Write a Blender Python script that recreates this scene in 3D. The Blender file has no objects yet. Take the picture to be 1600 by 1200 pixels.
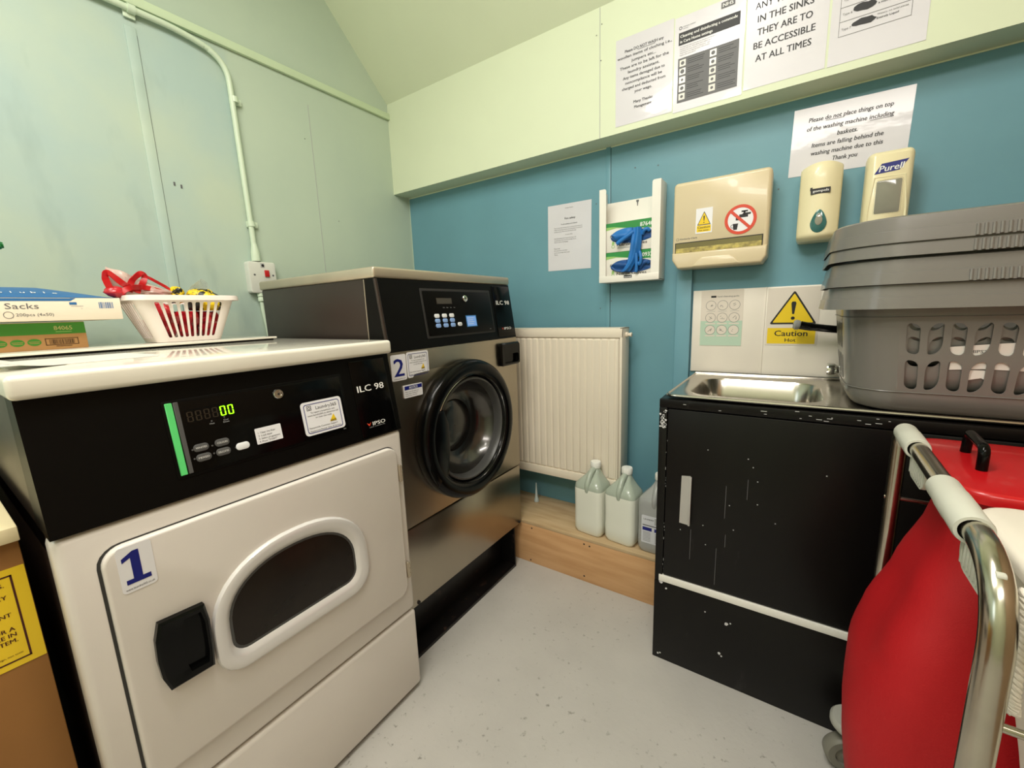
import bpy, bmesh, math, random
from mathutils import Vector, Matrix, noise
rnd = random.Random(7)
PI = math.pi
S = bpy.context.scene
COL = S.collection
V = Vector

# ------------------------------------------------------------------ camera
cam_d = bpy.data.cameras.new('camera')
cam = bpy.data.objects.new('camera', cam_d)
COL.objects.link(cam)
cam_d.sensor_fit = 'HORIZONTAL'
cam_d.sensor_width = 36.0
cam_d.lens = 36.0 * 645.18 / 1600.0
cam_d.clip_start = 0.02
Rm = Matrix(((0.83051915, 0.55593537, -0.03426088),
             (-0.06872032, 0.16331456, 0.98417776),
             (0.55273453, -0.81502406, 0.17383993))).transposed()
cam.matrix_world = Matrix.Translation((1.86110826, -1.76422093, 1.16349892)) @ Rm.to_4x4()
S.camera = cam

# ------------------------------------------------------------------ view, world, lights
S.view_settings.view_transform = 'Standard'
S.view_settings.look = 'None'
S.view_settings.gamma = 1.0
S.view_settings.use_curve_mapping = False
S.view_settings.exposure = 0.0
w = bpy.data.worlds.new('world'); S.world = w; w.use_nodes = True
w.node_tree.nodes['Background'].inputs[0].default_value = (0.9, 0.95, 1.0, 1)
w.node_tree.nodes['Background'].inputs[1].default_value = 0.15


def area(name, loc, target, sx, sy, power, color):
    d = bpy.data.lights.new(name, 'AREA'); d.shape = 'RECTANGLE'; d.size = sx; d.size_y = sy
    d.energy = power; d.color = color
    o = bpy.data.objects.new(name, d); COL.objects.link(o); o.location = loc
    dirv = V(target) - V(loc)
    o.rotation_euler = dirv.to_track_quat('-Z', 'Y').to_euler()
    return o


area('ceiling_tube_light', (1.30, -1.60, 2.70), (1.40, -1.5, 0), 0.16, 1.3, 31, (1.0, 0.945, 0.885))
pd = bpy.data.lights.new('tube_side_glow', 'POINT'); pd.energy = 13; pd.shadow_soft_size = 0.12; pd.color = (1.0, 0.945, 0.885)  # added point light for the tube's sideways spill, so the ceiling is lit
po = bpy.data.objects.new('tube_side_glow', pd); COL.objects.link(po); po.location = (1.45, -1.85, 2.45)
area('rear_fill_light', (2.1, -2.75, 2.62), (1.7, -1.0, 0.6), 1.2, 0.3, 21, (1.0, 0.935, 0.87))  # added fill light from behind the camera, out of view
area('rear_cool_fill_light', (0.25, -3.0, 1.75), (0.5, -0.6, 1.5), 0.8, 0.9, 5, (0.78, 0.9, 1.0))  # unseen cool fill from the rear left; no window is built there

# ------------------------------------------------------------------ materials
MATS = {}


def mat(name, col, rough=0.5, metal=0.0, var=0.0, vscale=6.0, col2=None, bump=0.0, bscale=200.0, coat=0.0, emit=None,
        estr=1.0, trans=0.0, alpha=1.0, ior=1.45, stretch=None, spots=None, sss=0.0, spec=0.5):
    """procedural principled material; spots = (colour, scale, low, high) adds worn marks by noise threshold"""
    if name in MATS:
        return MATS[name]
    m = bpy.data.materials.new(name); m.use_nodes = True
    nt = m.node_tree; N = nt.nodes; L = nt.links
    b = N['Principled BSDF']
    b.inputs['Base Color'].default_value = (*col, 1)
    b.inputs['Roughness'].default_value = rough
    b.inputs['Metallic'].default_value = metal
    b.inputs['IOR'].default_value = ior
    b.inputs['Specular IOR Level'].default_value = spec
    b.inputs['Coat Weight'].default_value = coat
    b.inputs['Coat Roughness'].default_value = 0.06
    b.inputs['Transmission Weight'].default_value = trans
    b.inputs['Alpha'].default_value = alpha
    if sss:
        b.inputs['Subsurface Weight'].default_value = sss
        b.inputs['Subsurface Radius'].default_value = (0.02, 0.02, 0.02)
    if emit:
        b.inputs['Emission Color'].default_value = (*emit, 1)
        b.inputs['Emission Strength'].default_value = estr
    tc = N.new('ShaderNodeTexCoord'); src = tc.outputs['Object']
    if stretch:
        mp = N.new('ShaderNodeMapping'); L.new(src, mp.inputs[0]); mp.inputs['Scale'].default_value = stretch
        src = mp.outputs[0]
    out = None
    n = N.new('ShaderNodeTexNoise'); n.inputs['Scale'].default_value = vscale; n.inputs['Detail'].default_value = 5
    L.new(src, n.inputs['Vector'])
    c2 = col2 or tuple(c * (1 - max(var, 0.03)) for c in col)
    r = N.new('ShaderNodeValToRGB'); r.color_ramp.elements[0].position = 0.35; r.color_ramp.elements[1].position = 0.65
    r.color_ramp.elements[0].color = (*c2, 1); r.color_ramp.elements[1].color = (*col, 1)
    L.new(n.outputs['Fac'], r.inputs[0]); out = r.outputs[0]
    if spots:
        sc, ss, lo, hi = spots[:4]
        n2 = N.new('ShaderNodeTexNoise'); n2.inputs['Scale'].default_value = ss; n2.inputs['Detail'].default_value = 8
        n2.inputs['Roughness'].default_value = 0.65
        L.new(src, n2.inputs['Vector'])
        r2 = N.new('ShaderNodeValToRGB'); r2.color_ramp.elements[0].position = lo; r2.color_ramp.elements[1].position = hi
        L.new(n2.outputs['Fac'], r2.inputs[0])
        fac = r2.outputs[0]
        if len(spots) > 4:                      # marks come in clusters
            n4 = N.new('ShaderNodeTexNoise'); n4.inputs['Scale'].default_value = spots[4]; n4.inputs['Detail'].default_value = 3; L.new(src, n4.inputs['Vector'])
            r4 = N.new('ShaderNodeValToRGB'); r4.color_ramp.elements[0].position = 0.42; r4.color_ramp.elements[1].position = 0.6; L.new(n4.outputs['Fac'], r4.inputs[0])
            mm = N.new('ShaderNodeMath'); mm.operation = 'MULTIPLY'; L.new(fac, mm.inputs[0]); L.new(r4.outputs[0], mm.inputs[1]); fac = mm.outputs[0]
        mx = N.new('ShaderNodeMixRGB'); L.new(fac, mx.inputs[0]); L.new(out, mx.inputs[1])
        mx.inputs[2].default_value = (*sc, 1); out = mx.outputs[0]
    L.new(out, b.inputs['Base Color'])
    if bump:
        n3 = N.new('ShaderNodeTexNoise'); n3.inputs['Scale'].default_value = bscale; n3.inputs['Detail'].default_value = 3
        L.new(src, n3.inputs['Vector'])
        bp = N.new('ShaderNodeBump'); bp.inputs['Strength'].default_value = bump; bp.inputs['Distance'].default_value = 0.002
        L.new(n3.outputs['Fac'], bp.inputs['Height']); L.new(bp.outputs[0], b.inputs['Normal'])
        if coat:
            L.new(bp.outputs[0], b.inputs['Coat Normal'])
    MATS[name] = m
    return m


def s2l(r, g, b):
    f = lambda c: (c / 255 / 12.92) if c / 255 <= 0.04045 else ((c / 255 + 0.055) / 1.055) ** 2.4
    return (f(r), f(g), f(b))


M_mint = mat('mint_wall_paint', s2l(200, 216, 192), 0.55, var=0.05, vscale=2.5, bump=0.15, bscale=90)
M_leftwall = mat('mint_wall_paint_patchy', s2l(188, 204, 185), 0.5, col2=s2l(181, 198, 181), vscale=2.2, bump=0.12, bscale=60)


def older_paint_patch(m):
    """a greyer, bluer old coat left of the conduit, with cloudy stains"""
    nt = m.node_tree; N = nt.nodes; L = nt.links; b_ = N['Principled BSDF']; src = b_.inputs['Base Color'].links[0].from_socket
    tc = N.new('ShaderNodeTexCoord'); sp_ = N.new('ShaderNodeSeparateXYZ'); L.new(tc.outputs['Object'], sp_.inputs[0])
    a = N.new('ShaderNodeMapRange'); a.inputs[1].default_value = -0.875; a.inputs[2].default_value = -0.895; L.new(sp_.outputs[1], a.inputs[0])
    c_ = N.new('ShaderNodeMapRange'); c_.inputs[1].default_value = 2.19; c_.inputs[2].default_value = 2.15; L.new(sp_.outputs[2], c_.inputs[0])
    mu = N.new('ShaderNodeMath'); mu.operation = 'MULTIPLY'; L.new(a.outputs[0], mu.inputs[0]); L.new(c_.outputs[0], mu.inputs[1])
    n = N.new('ShaderNodeTexNoise'); n.inputs['Scale'].default_value = 2.6; n.inputs['Detail'].default_value = 4; L.new(tc.outputs['Object'], n.inputs['Vector'])
    r = N.new('ShaderNodeValToRGB'); r.color_ramp.elements[0].position = .35; r.color_ramp.elements[1].position = .68
    r.color_ramp.elements[0].color = (*s2l(172, 194, 188), 1); r.color_ramp.elements[1].color = (*s2l(187, 202, 183), 1); L.new(n.outputs['Fac'], r.inputs[0])
    mp = N.new('ShaderNodeMapping'); mp.inputs['Scale'].default_value = (1, 5.0, 1.7); L.new(tc.outputs['Object'], mp.inputs[0])
    n5 = N.new('ShaderNodeTexNoise'); n5.inputs['Scale'].default_value = 1.6; n5.inputs['Detail'].default_value = 4; L.new(mp.outputs[0], n5.inputs['Vector'])
    r5 = N.new('ShaderNodeValToRGB'); r5.color_ramp.elements[0].position = .56; r5.color_ramp.elements[1].position = .8; r5.color_ramp.elements[1].color = (.7, .7, .7, 1); L.new(n5.outputs['Fac'], r5.inputs[0])
    st = N.new('ShaderNodeMixRGB'); L.new(r5.outputs[0], st.inputs[0]); L.new(r.outputs[0], st.inputs[1]); st.inputs[2].default_value = (*s2l(146, 166, 160), 1)
    r = st
    mx = N.new('ShaderNodeMixRGB'); L.new(mu.outputs[0], mx.inputs[0]); L.new(src, mx.inputs[1]); L.new(r.outputs[0], mx.inputs[2]); L.new(mx.outputs[0], b_.inputs['Base Color'])


older_paint_patch(M_leftwall)
M_cream = mat('cream_green_paint', s2l(216, 225, 196), 0.55, var=0.03, vscale=3, bump=0.1, bscale=90)
M_blue = mat('teal_wall_paint', s2l(105, 153, 167), 0.45, var=0.08, vscale=3, bump=0.12, bscale=60)
M_bluetrim = mat('teal_trim_paint', s2l(110, 158, 174), 0.45, var=0.05, vscale=9)
M_floor = mat('grey_floor_paint', s2l(189, 186, 181), 0.5, var=0.07, vscale=5, bump=0.3, bscale=70,
              spots=(s2l(104, 102, 95), 46, 0.60, 0.72, 2.1))
M_tan = mat('tan_wall_paint', s2l(170, 140, 110), 0.7, var=0.1)
M_trunk = mat('mint_gloss_trunking', s2l(205, 223, 190), 0.35, var=0.04)
M_pipe = mat('painted_conduit', s2l(208, 224, 200), 0.35, var=0.05)
M_white = mat('white_enamel', s2l(221, 215, 208), 0.28, var=0.02, bump=0.03, bscale=300, coat=0.2)
M_lid = mat('white_lid_enamel', s2l(236, 232, 218), 0.12, var=0.03, vscale=9, coat=0.6)
M_ring = mat('silver_white_trim', s2l(226, 224, 222), 0.2, metal=0.15, var=0.02, coat=0.4)
M_black = mat('black_plastic', (0.0022, 0.002, 0.0018), 0.4, var=0.2, spec=0.16)
M_blackgl = mat('gloss_black_plastic', (0.0022, 0.0022, 0.0022), 0.14, var=0.2, spec=0.2)
M_gap = mat('dark_gap', (0.02, 0.019, 0.018), 0.7)
M_glassdark = mat('dark_tinted_glass', (0.020, 0.014, 0.010), 0.22, var=0.4, vscale=8, spec=0.3)
M_darkside = mat('dark_brown_metal', s2l(62, 52, 47), 0.35, metal=0.5, var=0.12, vscale=4)
M_steel = mat('stainless_panel', s2l(176, 166, 150), 0.28, metal=1.0, var=0.14, vscale=4, stretch=(1, 1, 0.25), bump=0.04, bscale=40)
M_steelD = mat('stainless_dull', s2l(196, 184, 164), 0.4, metal=0.7, var=0.12, vscale=5)
M_chrome = mat('chrome', (0.75, 0.74, 0.72), 0.12, metal=1.0, var=0.05)
M_tube = mat('brushed_steel_tube', s2l(196, 190, 176), 0.2, metal=1.0, var=0.1, vscale=30)
M_doorblack = mat('door_black', (0.0022, 0.0022, 0.0022), 0.2, var=0.2, spec=0.22)
M_drum = mat('drum_steel_dark', (0.10, 0.095, 0.09), 0.22, metal=0.8, var=0.5, vscale=12, coat=0.4)
M_rubber = mat('grey_rubber', (0.07, 0.07, 0.068), 0.35, var=0.2)
M_paper = mat('laminated_paper', s2l(212, 210, 216), 0.3, var=0.02, coat=0.5, bump=0.35, bscale=14)
M_paper2 = mat('plain_white_paper', s2l(226, 222, 216), 0.5, var=0.02, coat=0.15, bump=0.2, bscale=10)
M_ink = mat('black_ink', (0.012, 0.012, 0.014), 0.5)
M_ink2 = mat('grey_ink', (0.12, 0.12, 0.125), 0.5)
M_inklt = mat('light_grey_ink', (0.4, 0.41, 0.41), 0.5)
M_navy = mat('navy_ink', s2l(16, 26, 120), 0.4)
M_yel = mat('sign_yellow', s2l(240, 205, 40), 0.35, var=0.03)
M_sticker = mat('white_sticker', s2l(236, 236, 240), 0.3)
M_whitelet = mat('white_lettering', s2l(238, 238, 235), 0.4)
M_red = mat('red_plastic', s2l(190, 18, 26), 0.3, var=0.1, coat=0.2)
M_grn = mat('green_strip', s2l(88, 196, 110), 0.35, emit=s2l(70, 180, 95), estr=0.25)  # plain green plastic with a slight glow put into it
M_led = mat('green_led', s2l(150, 255, 30), 0.4, emit=s2l(140, 255, 20), estr=2.2)
M_ledoff = mat('unlit_segment', (0.03, 0.022, 0.014), 0.3)
M_bluelabel = mat('pale_blue_label', s2l(120, 165, 225), 0.3, emit=s2l(100, 150, 225), estr=0.35)  # pale blue of a printed label, with weak emission
M_btn = mat('grey_button', (0.09, 0.09, 0.09), 0.4)
M_btnw = mat('white_button', s2l(236, 238, 240), 0.4)
M_btnb = mat('blue_button', s2l(140, 175, 230), 0.4)
M_ply = mat('plywood_top', s2l(202, 178, 140), 0.6, col2=s2l(182, 154, 116), vscale=5, stretch=(1, 6, 6))
M_plyf = mat('plywood_face', s2l(212, 168, 122), 0.55, col2=s2l(198, 152, 105), vscale=4, stretch=(1, 7, 9), bump=0.1, bscale=30)
M_rad = mat('radiator_enamel', s2l(232, 222, 204), 0.32, var=0.03, vscale=5)
M_cab = mat('scuffed_black_paint', (0.005, 0.0042, 0.0038), 0.36, spec=0.3, var=0.3, vscale=3, bump=0.1, bscale=30,
            spots=((0.05, 0.045, 0.045), 3.2, 0.62, 0.8), stretch=(3, 3, 1))
M_chip = mat('chipped_white_paint', s2l(205, 205, 206), 0.6)
M_strip = mat('white_strip', s2l(236, 234, 226), 0.5)
M_tape = mat('silver_tape', s2l(184, 182, 178), 0.35, metal=0.3, var=0.06)
M_tile = mat('white_wall_panel', s2l(236, 228, 216), 0.3, var=0.02, coat=0.1)
M_sink = mat('sink_stainless', s2l(196, 190, 180), 0.22, metal=1.0, var=0.08, vscale=8)
M_grey = mat('grey_basket_plastic', s2l(116, 113, 108), 0.28, var=0.05, vscale=5, coat=0.25)
M_ivory = mat('ivory_plastic', s2l(236, 226, 186), 0.32, var=0.02, coat=0.15)
M_beige = mat('beige_plastic', s2l(218, 202, 168), 0.3, var=0.02, coat=0.2)
M_holder = mat('white_powder_coat', s2l(236, 233, 224), 0.4, var=0.02)
M_teal = mat('teal_glass', s2l(50, 110, 108), 0.1, var=0.3, vscale=20, coat=0.6)
M_glove = mat('blue_nitrile', s2l(40, 120, 200), 0.45, var=0.25, vscale=14)
M_gloved = mat('blue_nitrile_deep', s2l(26, 82, 150), 0.5, var=0.3, vscale=30)
M_boxw = mat('glove_box_card', s2l(232, 228, 218), 0.5, var=0.03)
M_boxg = mat('glove_box_green', s2l(44, 140, 66), 0.5)
M_boxlg = mat('glove_box_lime', s2l(150, 196, 110), 0.5)
M_card = mat('brown_cardboard', s2l(188, 142, 88), 0.75, var=0.06, vscale=9)
M_cgrn = mat('carton_green', s2l(66, 140, 46), 0.6, var=0.05)
M_swhite = mat('carton_cream', s2l(236, 224, 204), 0.6, var=0.04, vscale=5)
M_sblue = mat('carton_blue', s2l(44, 104, 160), 0.5, var=0.06)
M_wbask = mat('white_basket_plastic', s2l(240, 230, 222), 0.35, var=0.02)
M_rbag = mat('red_film', s2l(206, 30, 46), 0.28, var=0.45, vscale=30, coat=0.4, bump=0.6, bscale=35)
M_film = mat('clear_film', (0.95, 0.93, 0.92), 0.12, alpha=0.22, coat=0.3, bump=0.5, bscale=30)
M_pinkfilm = mat('clear_pink_film', s2l(232, 196, 186), 0.2, alpha=0.55, coat=0.4, bump=0.6, bscale=40)
M_hazard = mat('yellow_black_pattern', s2l(238, 205, 30), 0.4, spots=((0.006, 0.006, 0.006), 14, 0.50, 0.52), var=0.02)
M_switch = mat('switch_plate', s2l(214, 216, 206), 0.35, var=0.03)
M_redbag = mat('red_bag_fabric', s2l(182, 14, 24), 0.62, var=0.08, vscale=5, bump=0.25, bscale=500)
M_wbag = mat('white_bag_fabric', s2l(226, 220, 208), 0.75, var=0.04, bump=0.25, bscale=500)
M_clip = mat('grey_clip_plastic', s2l(198, 198, 186), 0.45, var=0.03)
M_caster = mat('grey_caster', s2l(128, 126, 116), 0.4, var=0.06)
M_bumper = mat('pale_grey_bumper', s2l(176, 176, 168), 0.45, var=0.04)
M_jug = mat('milky_jug', s2l(234, 236, 224), 0.3, var=0.02, coat=0.2, sss=0.3)
M_jugtop = mat('translucent_jug', s2l(206, 218, 202), 0.25, var=0.05, coat=0.3, trans=0.35)
M_jugc = mat('clear_jug', s2l(198, 200, 198), 0.2, var=0.04, coat=0.3, trans=0.35)
M_cap = mat('white_cap', s2l(240, 240, 234), 0.4)
M_jlabel = mat('jug_label', s2l(214, 216, 222), 0.4)
M_cup = mat('brown_board', s2l(152, 106, 54), 0.6, var=0.08, vscale=7)
M_cuptop = mat('cream_board_top', s2l(232, 218, 176), 0.5, var=0.03)
M_brown = mat('dark_red_ink', s2l(70, 20, 14), 0.5)
M_leaf = mat('green_plastic', s2l(18, 110, 48), 0.4, var=0.1)
M_orange = mat('prohibit_red', s2l(214, 70, 44), 0.4)
M_towel = mat('paper_towel', s2l(206, 190, 110), 0.8, col2=s2l(140, 128, 84), vscale=60)
M_olive = mat('smoked_window', s2l(120, 112, 72), 0.12, var=0.15, coat=0.4)
M_smoke = mat('smoked_clear', s2l(150, 148, 134), 0.1, var=0.2, coat=0.6)
M_guide = mat('guide_paper', s2l(226, 216, 204), 0.35, var=0.03)
M_guideg = mat('guide_green', s2l(188, 212, 192), 0.35, var=0.03)
M_black2 = mat('plinth_black', (0.008, 0.007, 0.007), 0.3, var=0.4, spots=((0.09, 0.05, 0.035), 30, 0.60, 0.75))

# ------------------------------------------------------------------ mesh builder


class Fr:
    """frame: (a,b,c) -> origin + a*u + b*v + c*n"""
    def __init__(s, o, u, v):
        s.o = V(o); s.u = V(u).normalized(); s.v = V(v).normalized(); s.n = s.u.cross(s.v)

    def __call__(s, a, b, c=0.0):
        return s.o + s.u * a + s.v * b + s.n * c


ID = Fr((0, 0, 0), (1, 0, 0), (0, 1, 0))
BACK = lambda y: Fr((0, y, 0), (1, 0, 0), (0, 0, 1))     # a = x, b = z, faces -y
SIDE = lambda x: Fr((x, 0, 0), (0, 1, 0), (0, 0, 1))     # a = y, b = z, faces +x
_text = {}


def text_mesh(s, bold):
    k = (s, bold)
    if k not in _text:
        c = bpy.data.curves.new('t', 'FONT'); c.body = s; c.size = 1.0; c.resolution_u = 2
        c.offset = 0.0
        o = bpy.data.objects.new('t', c)
        me = bpy.data.meshes.new_from_object(o)
        vs = [v.co.copy() for v in me.vertices]; fs = [list(p.vertices) for p in me.polygons]
        bpy.data.objects.remove(o); bpy.data.curves.remove(c); bpy.data.meshes.remove(me)
        _text[k] = (vs, fs)
    return _text[k]


class MB:
    def __init__(s):
        s.v = []; s.f = []; s.mi = []; s.mats = []

    def m(s, m):
        if m not in s.mats:
            s.mats.append(m)
        return s.mats.index(m)

    def add(s, vs, fs, m):
        k = len(s.v); i = s.m(m)
        s.v += [V(p) for p in vs]
        for f in fs:
            s.f.append([k + a for a in f]); s.mi.append(i)
        return s

    def box(s, a, b, m, r=0.0, seg=2, fr=ID):
        lo = [min(p, q) for p, q in zip(a, b)]; hi = [max(p, q) for p, q in zip(a, b)]
        bm = bmesh.new(); bmesh.ops.create_cube(bm, size=1)
        for v in bm.verts:
            v.co = V([lo[i] + (v.co[i] + .5) * (hi[i] - lo[i]) for i in range(3)])
        if r > 0:
            r = min(r, 0.49 * min(h - l for h, l in zip(hi, lo)))
            bmesh.ops.bevel(bm, geom=bm.edges[:], offset=r, segments=seg, affect='EDGES', profile=0.5)
        bm.verts.index_update()
        s.add([fr(*v.co) for v in bm.verts], [[v.index for v in f.verts] for f in bm.faces], m)
        bm.free(); return s

    def prism(s, pts, c0, c1, m, fr=ID, bev=0.0, seg=2, back=True, mside=None):
        """extrude the outline from c0 to c1 (front), front edge rounded by bev"""
        n = len(pts); rings = [[(p[0], p[1], c0) for p in pts]]
        if bev > 0:
            rings.append([(p[0], p[1], c1 - bev) for p in pts])
            for k in range(1, seg + 1):
                t = k / seg * PI / 2
                q = inset(pts, bev * (1 - math.cos(t)))
                rings.append([(p[0], p[1], c1 - bev + bev * math.sin(t)) for p in q])
        else:
            rings.append([(p[0], p[1], c1) for p in pts])
        vs = [fr(*p) for r in rings for p in r]; fs = []
        for k in range(len(rings) - 1):
            for i in range(n):
                j = (i + 1) % n
                fs.append([k * n + i, k * n + j, (k + 1) * n + j, (k + 1) * n + i])
        s.add(vs, fs, mside or m)
        s.add(vs[-n:], [list(range(n))], m)
        if back:
            s.add(vs[:n], [list(range(n))[::-1]], mside or m)
        return s

    def rings(s, rings, m, closed=True, cap0=False, cap1=False):
        """loft between rings of equal count (world points)"""
        n = len(rings[0]); vs = [p for r in rings for p in r]; fs = []
        for k in range(len(rings) - 1):
            for i in range(n if closed else n - 1):
                j = (i + 1) % n
                fs.append([k * n + i, k * n + j, (k + 1) * n + j, (k + 1) * n + i])
        if cap0: fs.append(list(range(n))[::-1])
        if cap1: fs.append([(len(rings) - 1) * n + i for i in range(n)])
        return s.add(vs, fs, m)

    def flat(s, pts, c, m, fr=ID):
        return s.add([fr(p[0], p[1], c) for p in pts], [list(range(len(pts)))], m)

    def tube(s, path, r, m, seg=12, caps=True, closed=False):
        path = [V(p) for p in path]; n = len(path); rings = []
        rr = r if isinstance(r, (list, tuple)) else [r] * n
        up = None
        for i, p in enumerate(path):
            if closed:
                t = (path[(i + 1) % n] - path[i - 1]).normalized()
            else:
                t = (path[min(i + 1, n - 1)] - path[max(i - 1, 0)]).normalized()
            if up is None:
                up = t.orthogonal().normalized()
            up = (up - t * up.dot(t)).normalized(); w_ = t.cross(up)
            rings.append([p + (up * math.cos(2 * PI * k / seg) + w_ * math.sin(2 * PI * k / seg)) * rr[i] for k in range(seg)])
        if closed: rings.append(rings[0])
        return s.rings(rings, m, True, caps and not closed, caps and not closed)

    def lathe(s, prof, m, o=(0, 0, 0), ax=(0, 0, 1), seg=32, cap0=False, cap1=False):
        ax = V(ax).normalized(); u = ax.orthogonal().normalized(); w_ = ax.cross(u); o = V(o)
        rings = [[o + ax * h + (u * math.cos(2 * PI * k / seg) + w_ * math.sin(2 * PI * k / seg)) * r for k in range(seg)] for r, h in prof]
        return s.rings(rings, m, True, cap0, cap1)

    def text(s, t, a, b, h, m, fr, c=0.0008, align='c', w=None, bold=False, rot=0.0, slant=0.0):
        """cap height h, baseline at b; w = fit to this width"""
        vs, fs = text_mesh(t, bold)
        if not vs: return s
        x0 = min(v.x for v in vs); x1 = max(v.x for v in vs); k = h / 0.70; kx = k
        if w: kx = w / (x1 - x0)
        off = {'c': -(x0 + x1) / 2, 'l': -x0, 'r': -x1}[align]
        cr, sr = math.cos(rot), math.sin(rot)
        P = []
        for v in vs:
            x = (v.x + off) * kx + slant * v.y * k; y = v.y * k
            P.append(fr(a + x * cr - y * sr, b + x * sr + y * cr, c))
        s.add(P, fs, m)
        if bold:                                # heavier strokes: the same outlines again, a hair to either side
            for sg in (-1, 1):
                d = (fr.u * cr + fr.v * sr) * (.034 * k * sg * .5)
                s.add([p + d + fr.n * (2e-5 * (2 + sg)) for p in P], fs, m)
        return s

    def rect(s, a0, b0, a1, b1, c, m, fr):
        return s.flat([(a0, b0), (a1, b0), (a1, b1), (a0, b1)], c, m, fr)

    def build(s, name, parent=None, root=None, loc=None, sharp=40, **props):
        """one mesh object; world-space input; parent = a thing (or one of its parts, with root = the thing)"""
        base = root or parent
        if base: inv = base.matrix_basis.inverted()
        elif loc is not None: inv = Matrix.Translation(-V(loc))
        else: inv = Matrix()
        me = bpy.data.meshes.new(name)
        me.from_pydata([inv @ p for p in s.v], [], s.f)
        for m in s.mats: me.materials.append(m)
        me.polygons.foreach_set('material_index', s.mi)
        bm = bmesh.new(); bm.from_mesh(me); bmesh.ops.remove_doubles(bm, verts=bm.verts, dist=1e-6); bm.to_mesh(me); bm.free()
        me.polygons.foreach_set('use_smooth', [True] * len(me.polygons))
        me.set_sharp_from_angle(angle=math.radians(sharp))
        me.update()
        o = bpy.data.objects.new(name, me); COL.objects.link(o)
        if parent: o.parent = parent
        elif loc is not None: o.location = loc
        for k, v in props.items(): o[k] = v
        return o


def thicken(o, t, off=-1, sharp=40):
    """give an open sheet a real thickness"""
    md = o.modifiers.new('thickness', 'SOLIDIFY'); md.thickness = t; md.offset = off
    bpy.context.view_layer.update()
    dg = bpy.context.evaluated_depsgraph_get()
    me = bpy.data.meshes.new_from_object(o.evaluated_get(dg)); me.name = o.name
    o.modifiers.clear(); old = o.data; o.data = me; bpy.data.meshes.remove(old)
    me.set_sharp_from_angle(angle=math.radians(sharp))
    return o


def inset(pts, d):
    n = len(pts); out = []
    A = sum(pts[i][0] * pts[(i + 1) % n][1] - pts[(i + 1) % n][0] * pts[i][1] for i in range(n))
    sg = 1 if A > 0 else -1
    for i in range(n):
        p0, p1, p2 = V(pts[i - 1][:2]), V(pts[i][:2]), V(pts[(i + 1) % n][:2])
        e1 = (p1 - p0).normalized(); e2 = (p2 - p1).normalized()
        n1 = V((-e1.y, e1.x)) * sg; n2 = V((-e2.y, e2.x)) * sg
        k = (n1 + n2); L_ = max(k.length_squared, 0.3); k = k * 2 / L_
        out.append((p1.x + k.x * d, p1.y + k.y * d))
    return out


def rrect(x0, y0, x1, y1, r, n=5, rs=None):
    """rounded rectangle outline, CCW; rs = four radii (bl, br, tr, tl)"""
    rs = rs or (r, r, r, r); out = []
    for (cx, cy, a0, q) in ((x0, y0, PI, rs[0]), (x1, y0, 1.5 * PI, rs[1]), (x1, y1, 0, rs[2]), (x0, y1, .5 * PI, rs[3])):
        px = cx + q if cx == x0 else cx - q; py = cy + q if cy == y0 else cy - q
        if q <= 0: out.append((cx, cy)); continue
        for k in range(n + 1):
            a = a0 + k / n * PI / 2
            out.append((px + q * math.cos(a), py + q * math.sin(a)))
    return out


def circ(cx, cy, rx, ry=None, n=32, a0=0.0):
    ry = ry or rx
    return [(cx + rx * math.cos(a0 + 2 * PI * k / n), cy + ry * math.sin(a0 + 2 * PI * k / n)) for k in range(n)]


def thing(name, label, cat, loc=(0, 0, 0), rz=0.0, group=None):
    o = bpy.data.objects.new(name, None); COL.objects.link(o); o.empty_display_size = 0.05
    o.location = loc; o.rotation_euler = (0, 0, rz)
    o.matrix_basis = Matrix.Translation(V(loc)) @ Matrix.Rotation(rz, 4, 'Z')
    o['label'] = label; o['category'] = cat
    if group: o['group'] = group
    return o


def tag(o, label, cat, group=None):
    o['label'] = label; o['category'] = cat
    if group: o['group'] = group
    return o


def struct(name, mb):
    o = mb.build(name); o['kind'] = 'structure'; return o


def copy_tree(o, parent=None):
    c = o.copy(); COL.objects.link(c)
    if parent: c.parent = parent
    for ch in list(o.children): copy_tree(ch, c)
    return c


def spline(pts, n=6):
    """Catmull-Rom through points"""
    P = [V(p) for p in pts]; out = []
    for i in range(len(P) - 1):
        p0 = P[max(i - 1, 0)]; p1 = P[i]; p2 = P[i + 1]; p3 = P[min(i + 2, len(P) - 1)]
        for k in range(n):
            t = k / n
            out.append(0.5 * ((2 * p1) + (p2 - p0) * t + (2 * p0 - 5 * p1 + 4 * p2 - p3) * t * t + (3 * p1 - p0 - 3 * p2 + p3) * t ** 3))
    out.append(P[-1]); return out


def fillet(pts, rad, n=6):
    """polyline with rounded corners"""
    P = [V(p) for p in pts]; out = [P[0]]
    for i in range(1, len(P) - 1):
        r = rad[i - 1] if isinstance(rad, (list, tuple)) else rad
        a = (P[i - 1] - P[i]).normalized(); b = (P[i + 1] - P[i]).normalized()
        p, q = P[i] + a * r, P[i] + b * r
        for k in range(n + 1):
            t = k / n
            out.append((1 - t) ** 2 * p + 2 * t * (1 - t) * P[i] + t * t * q)
    out.append(P[-1]); return out


exec_order = []
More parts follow.
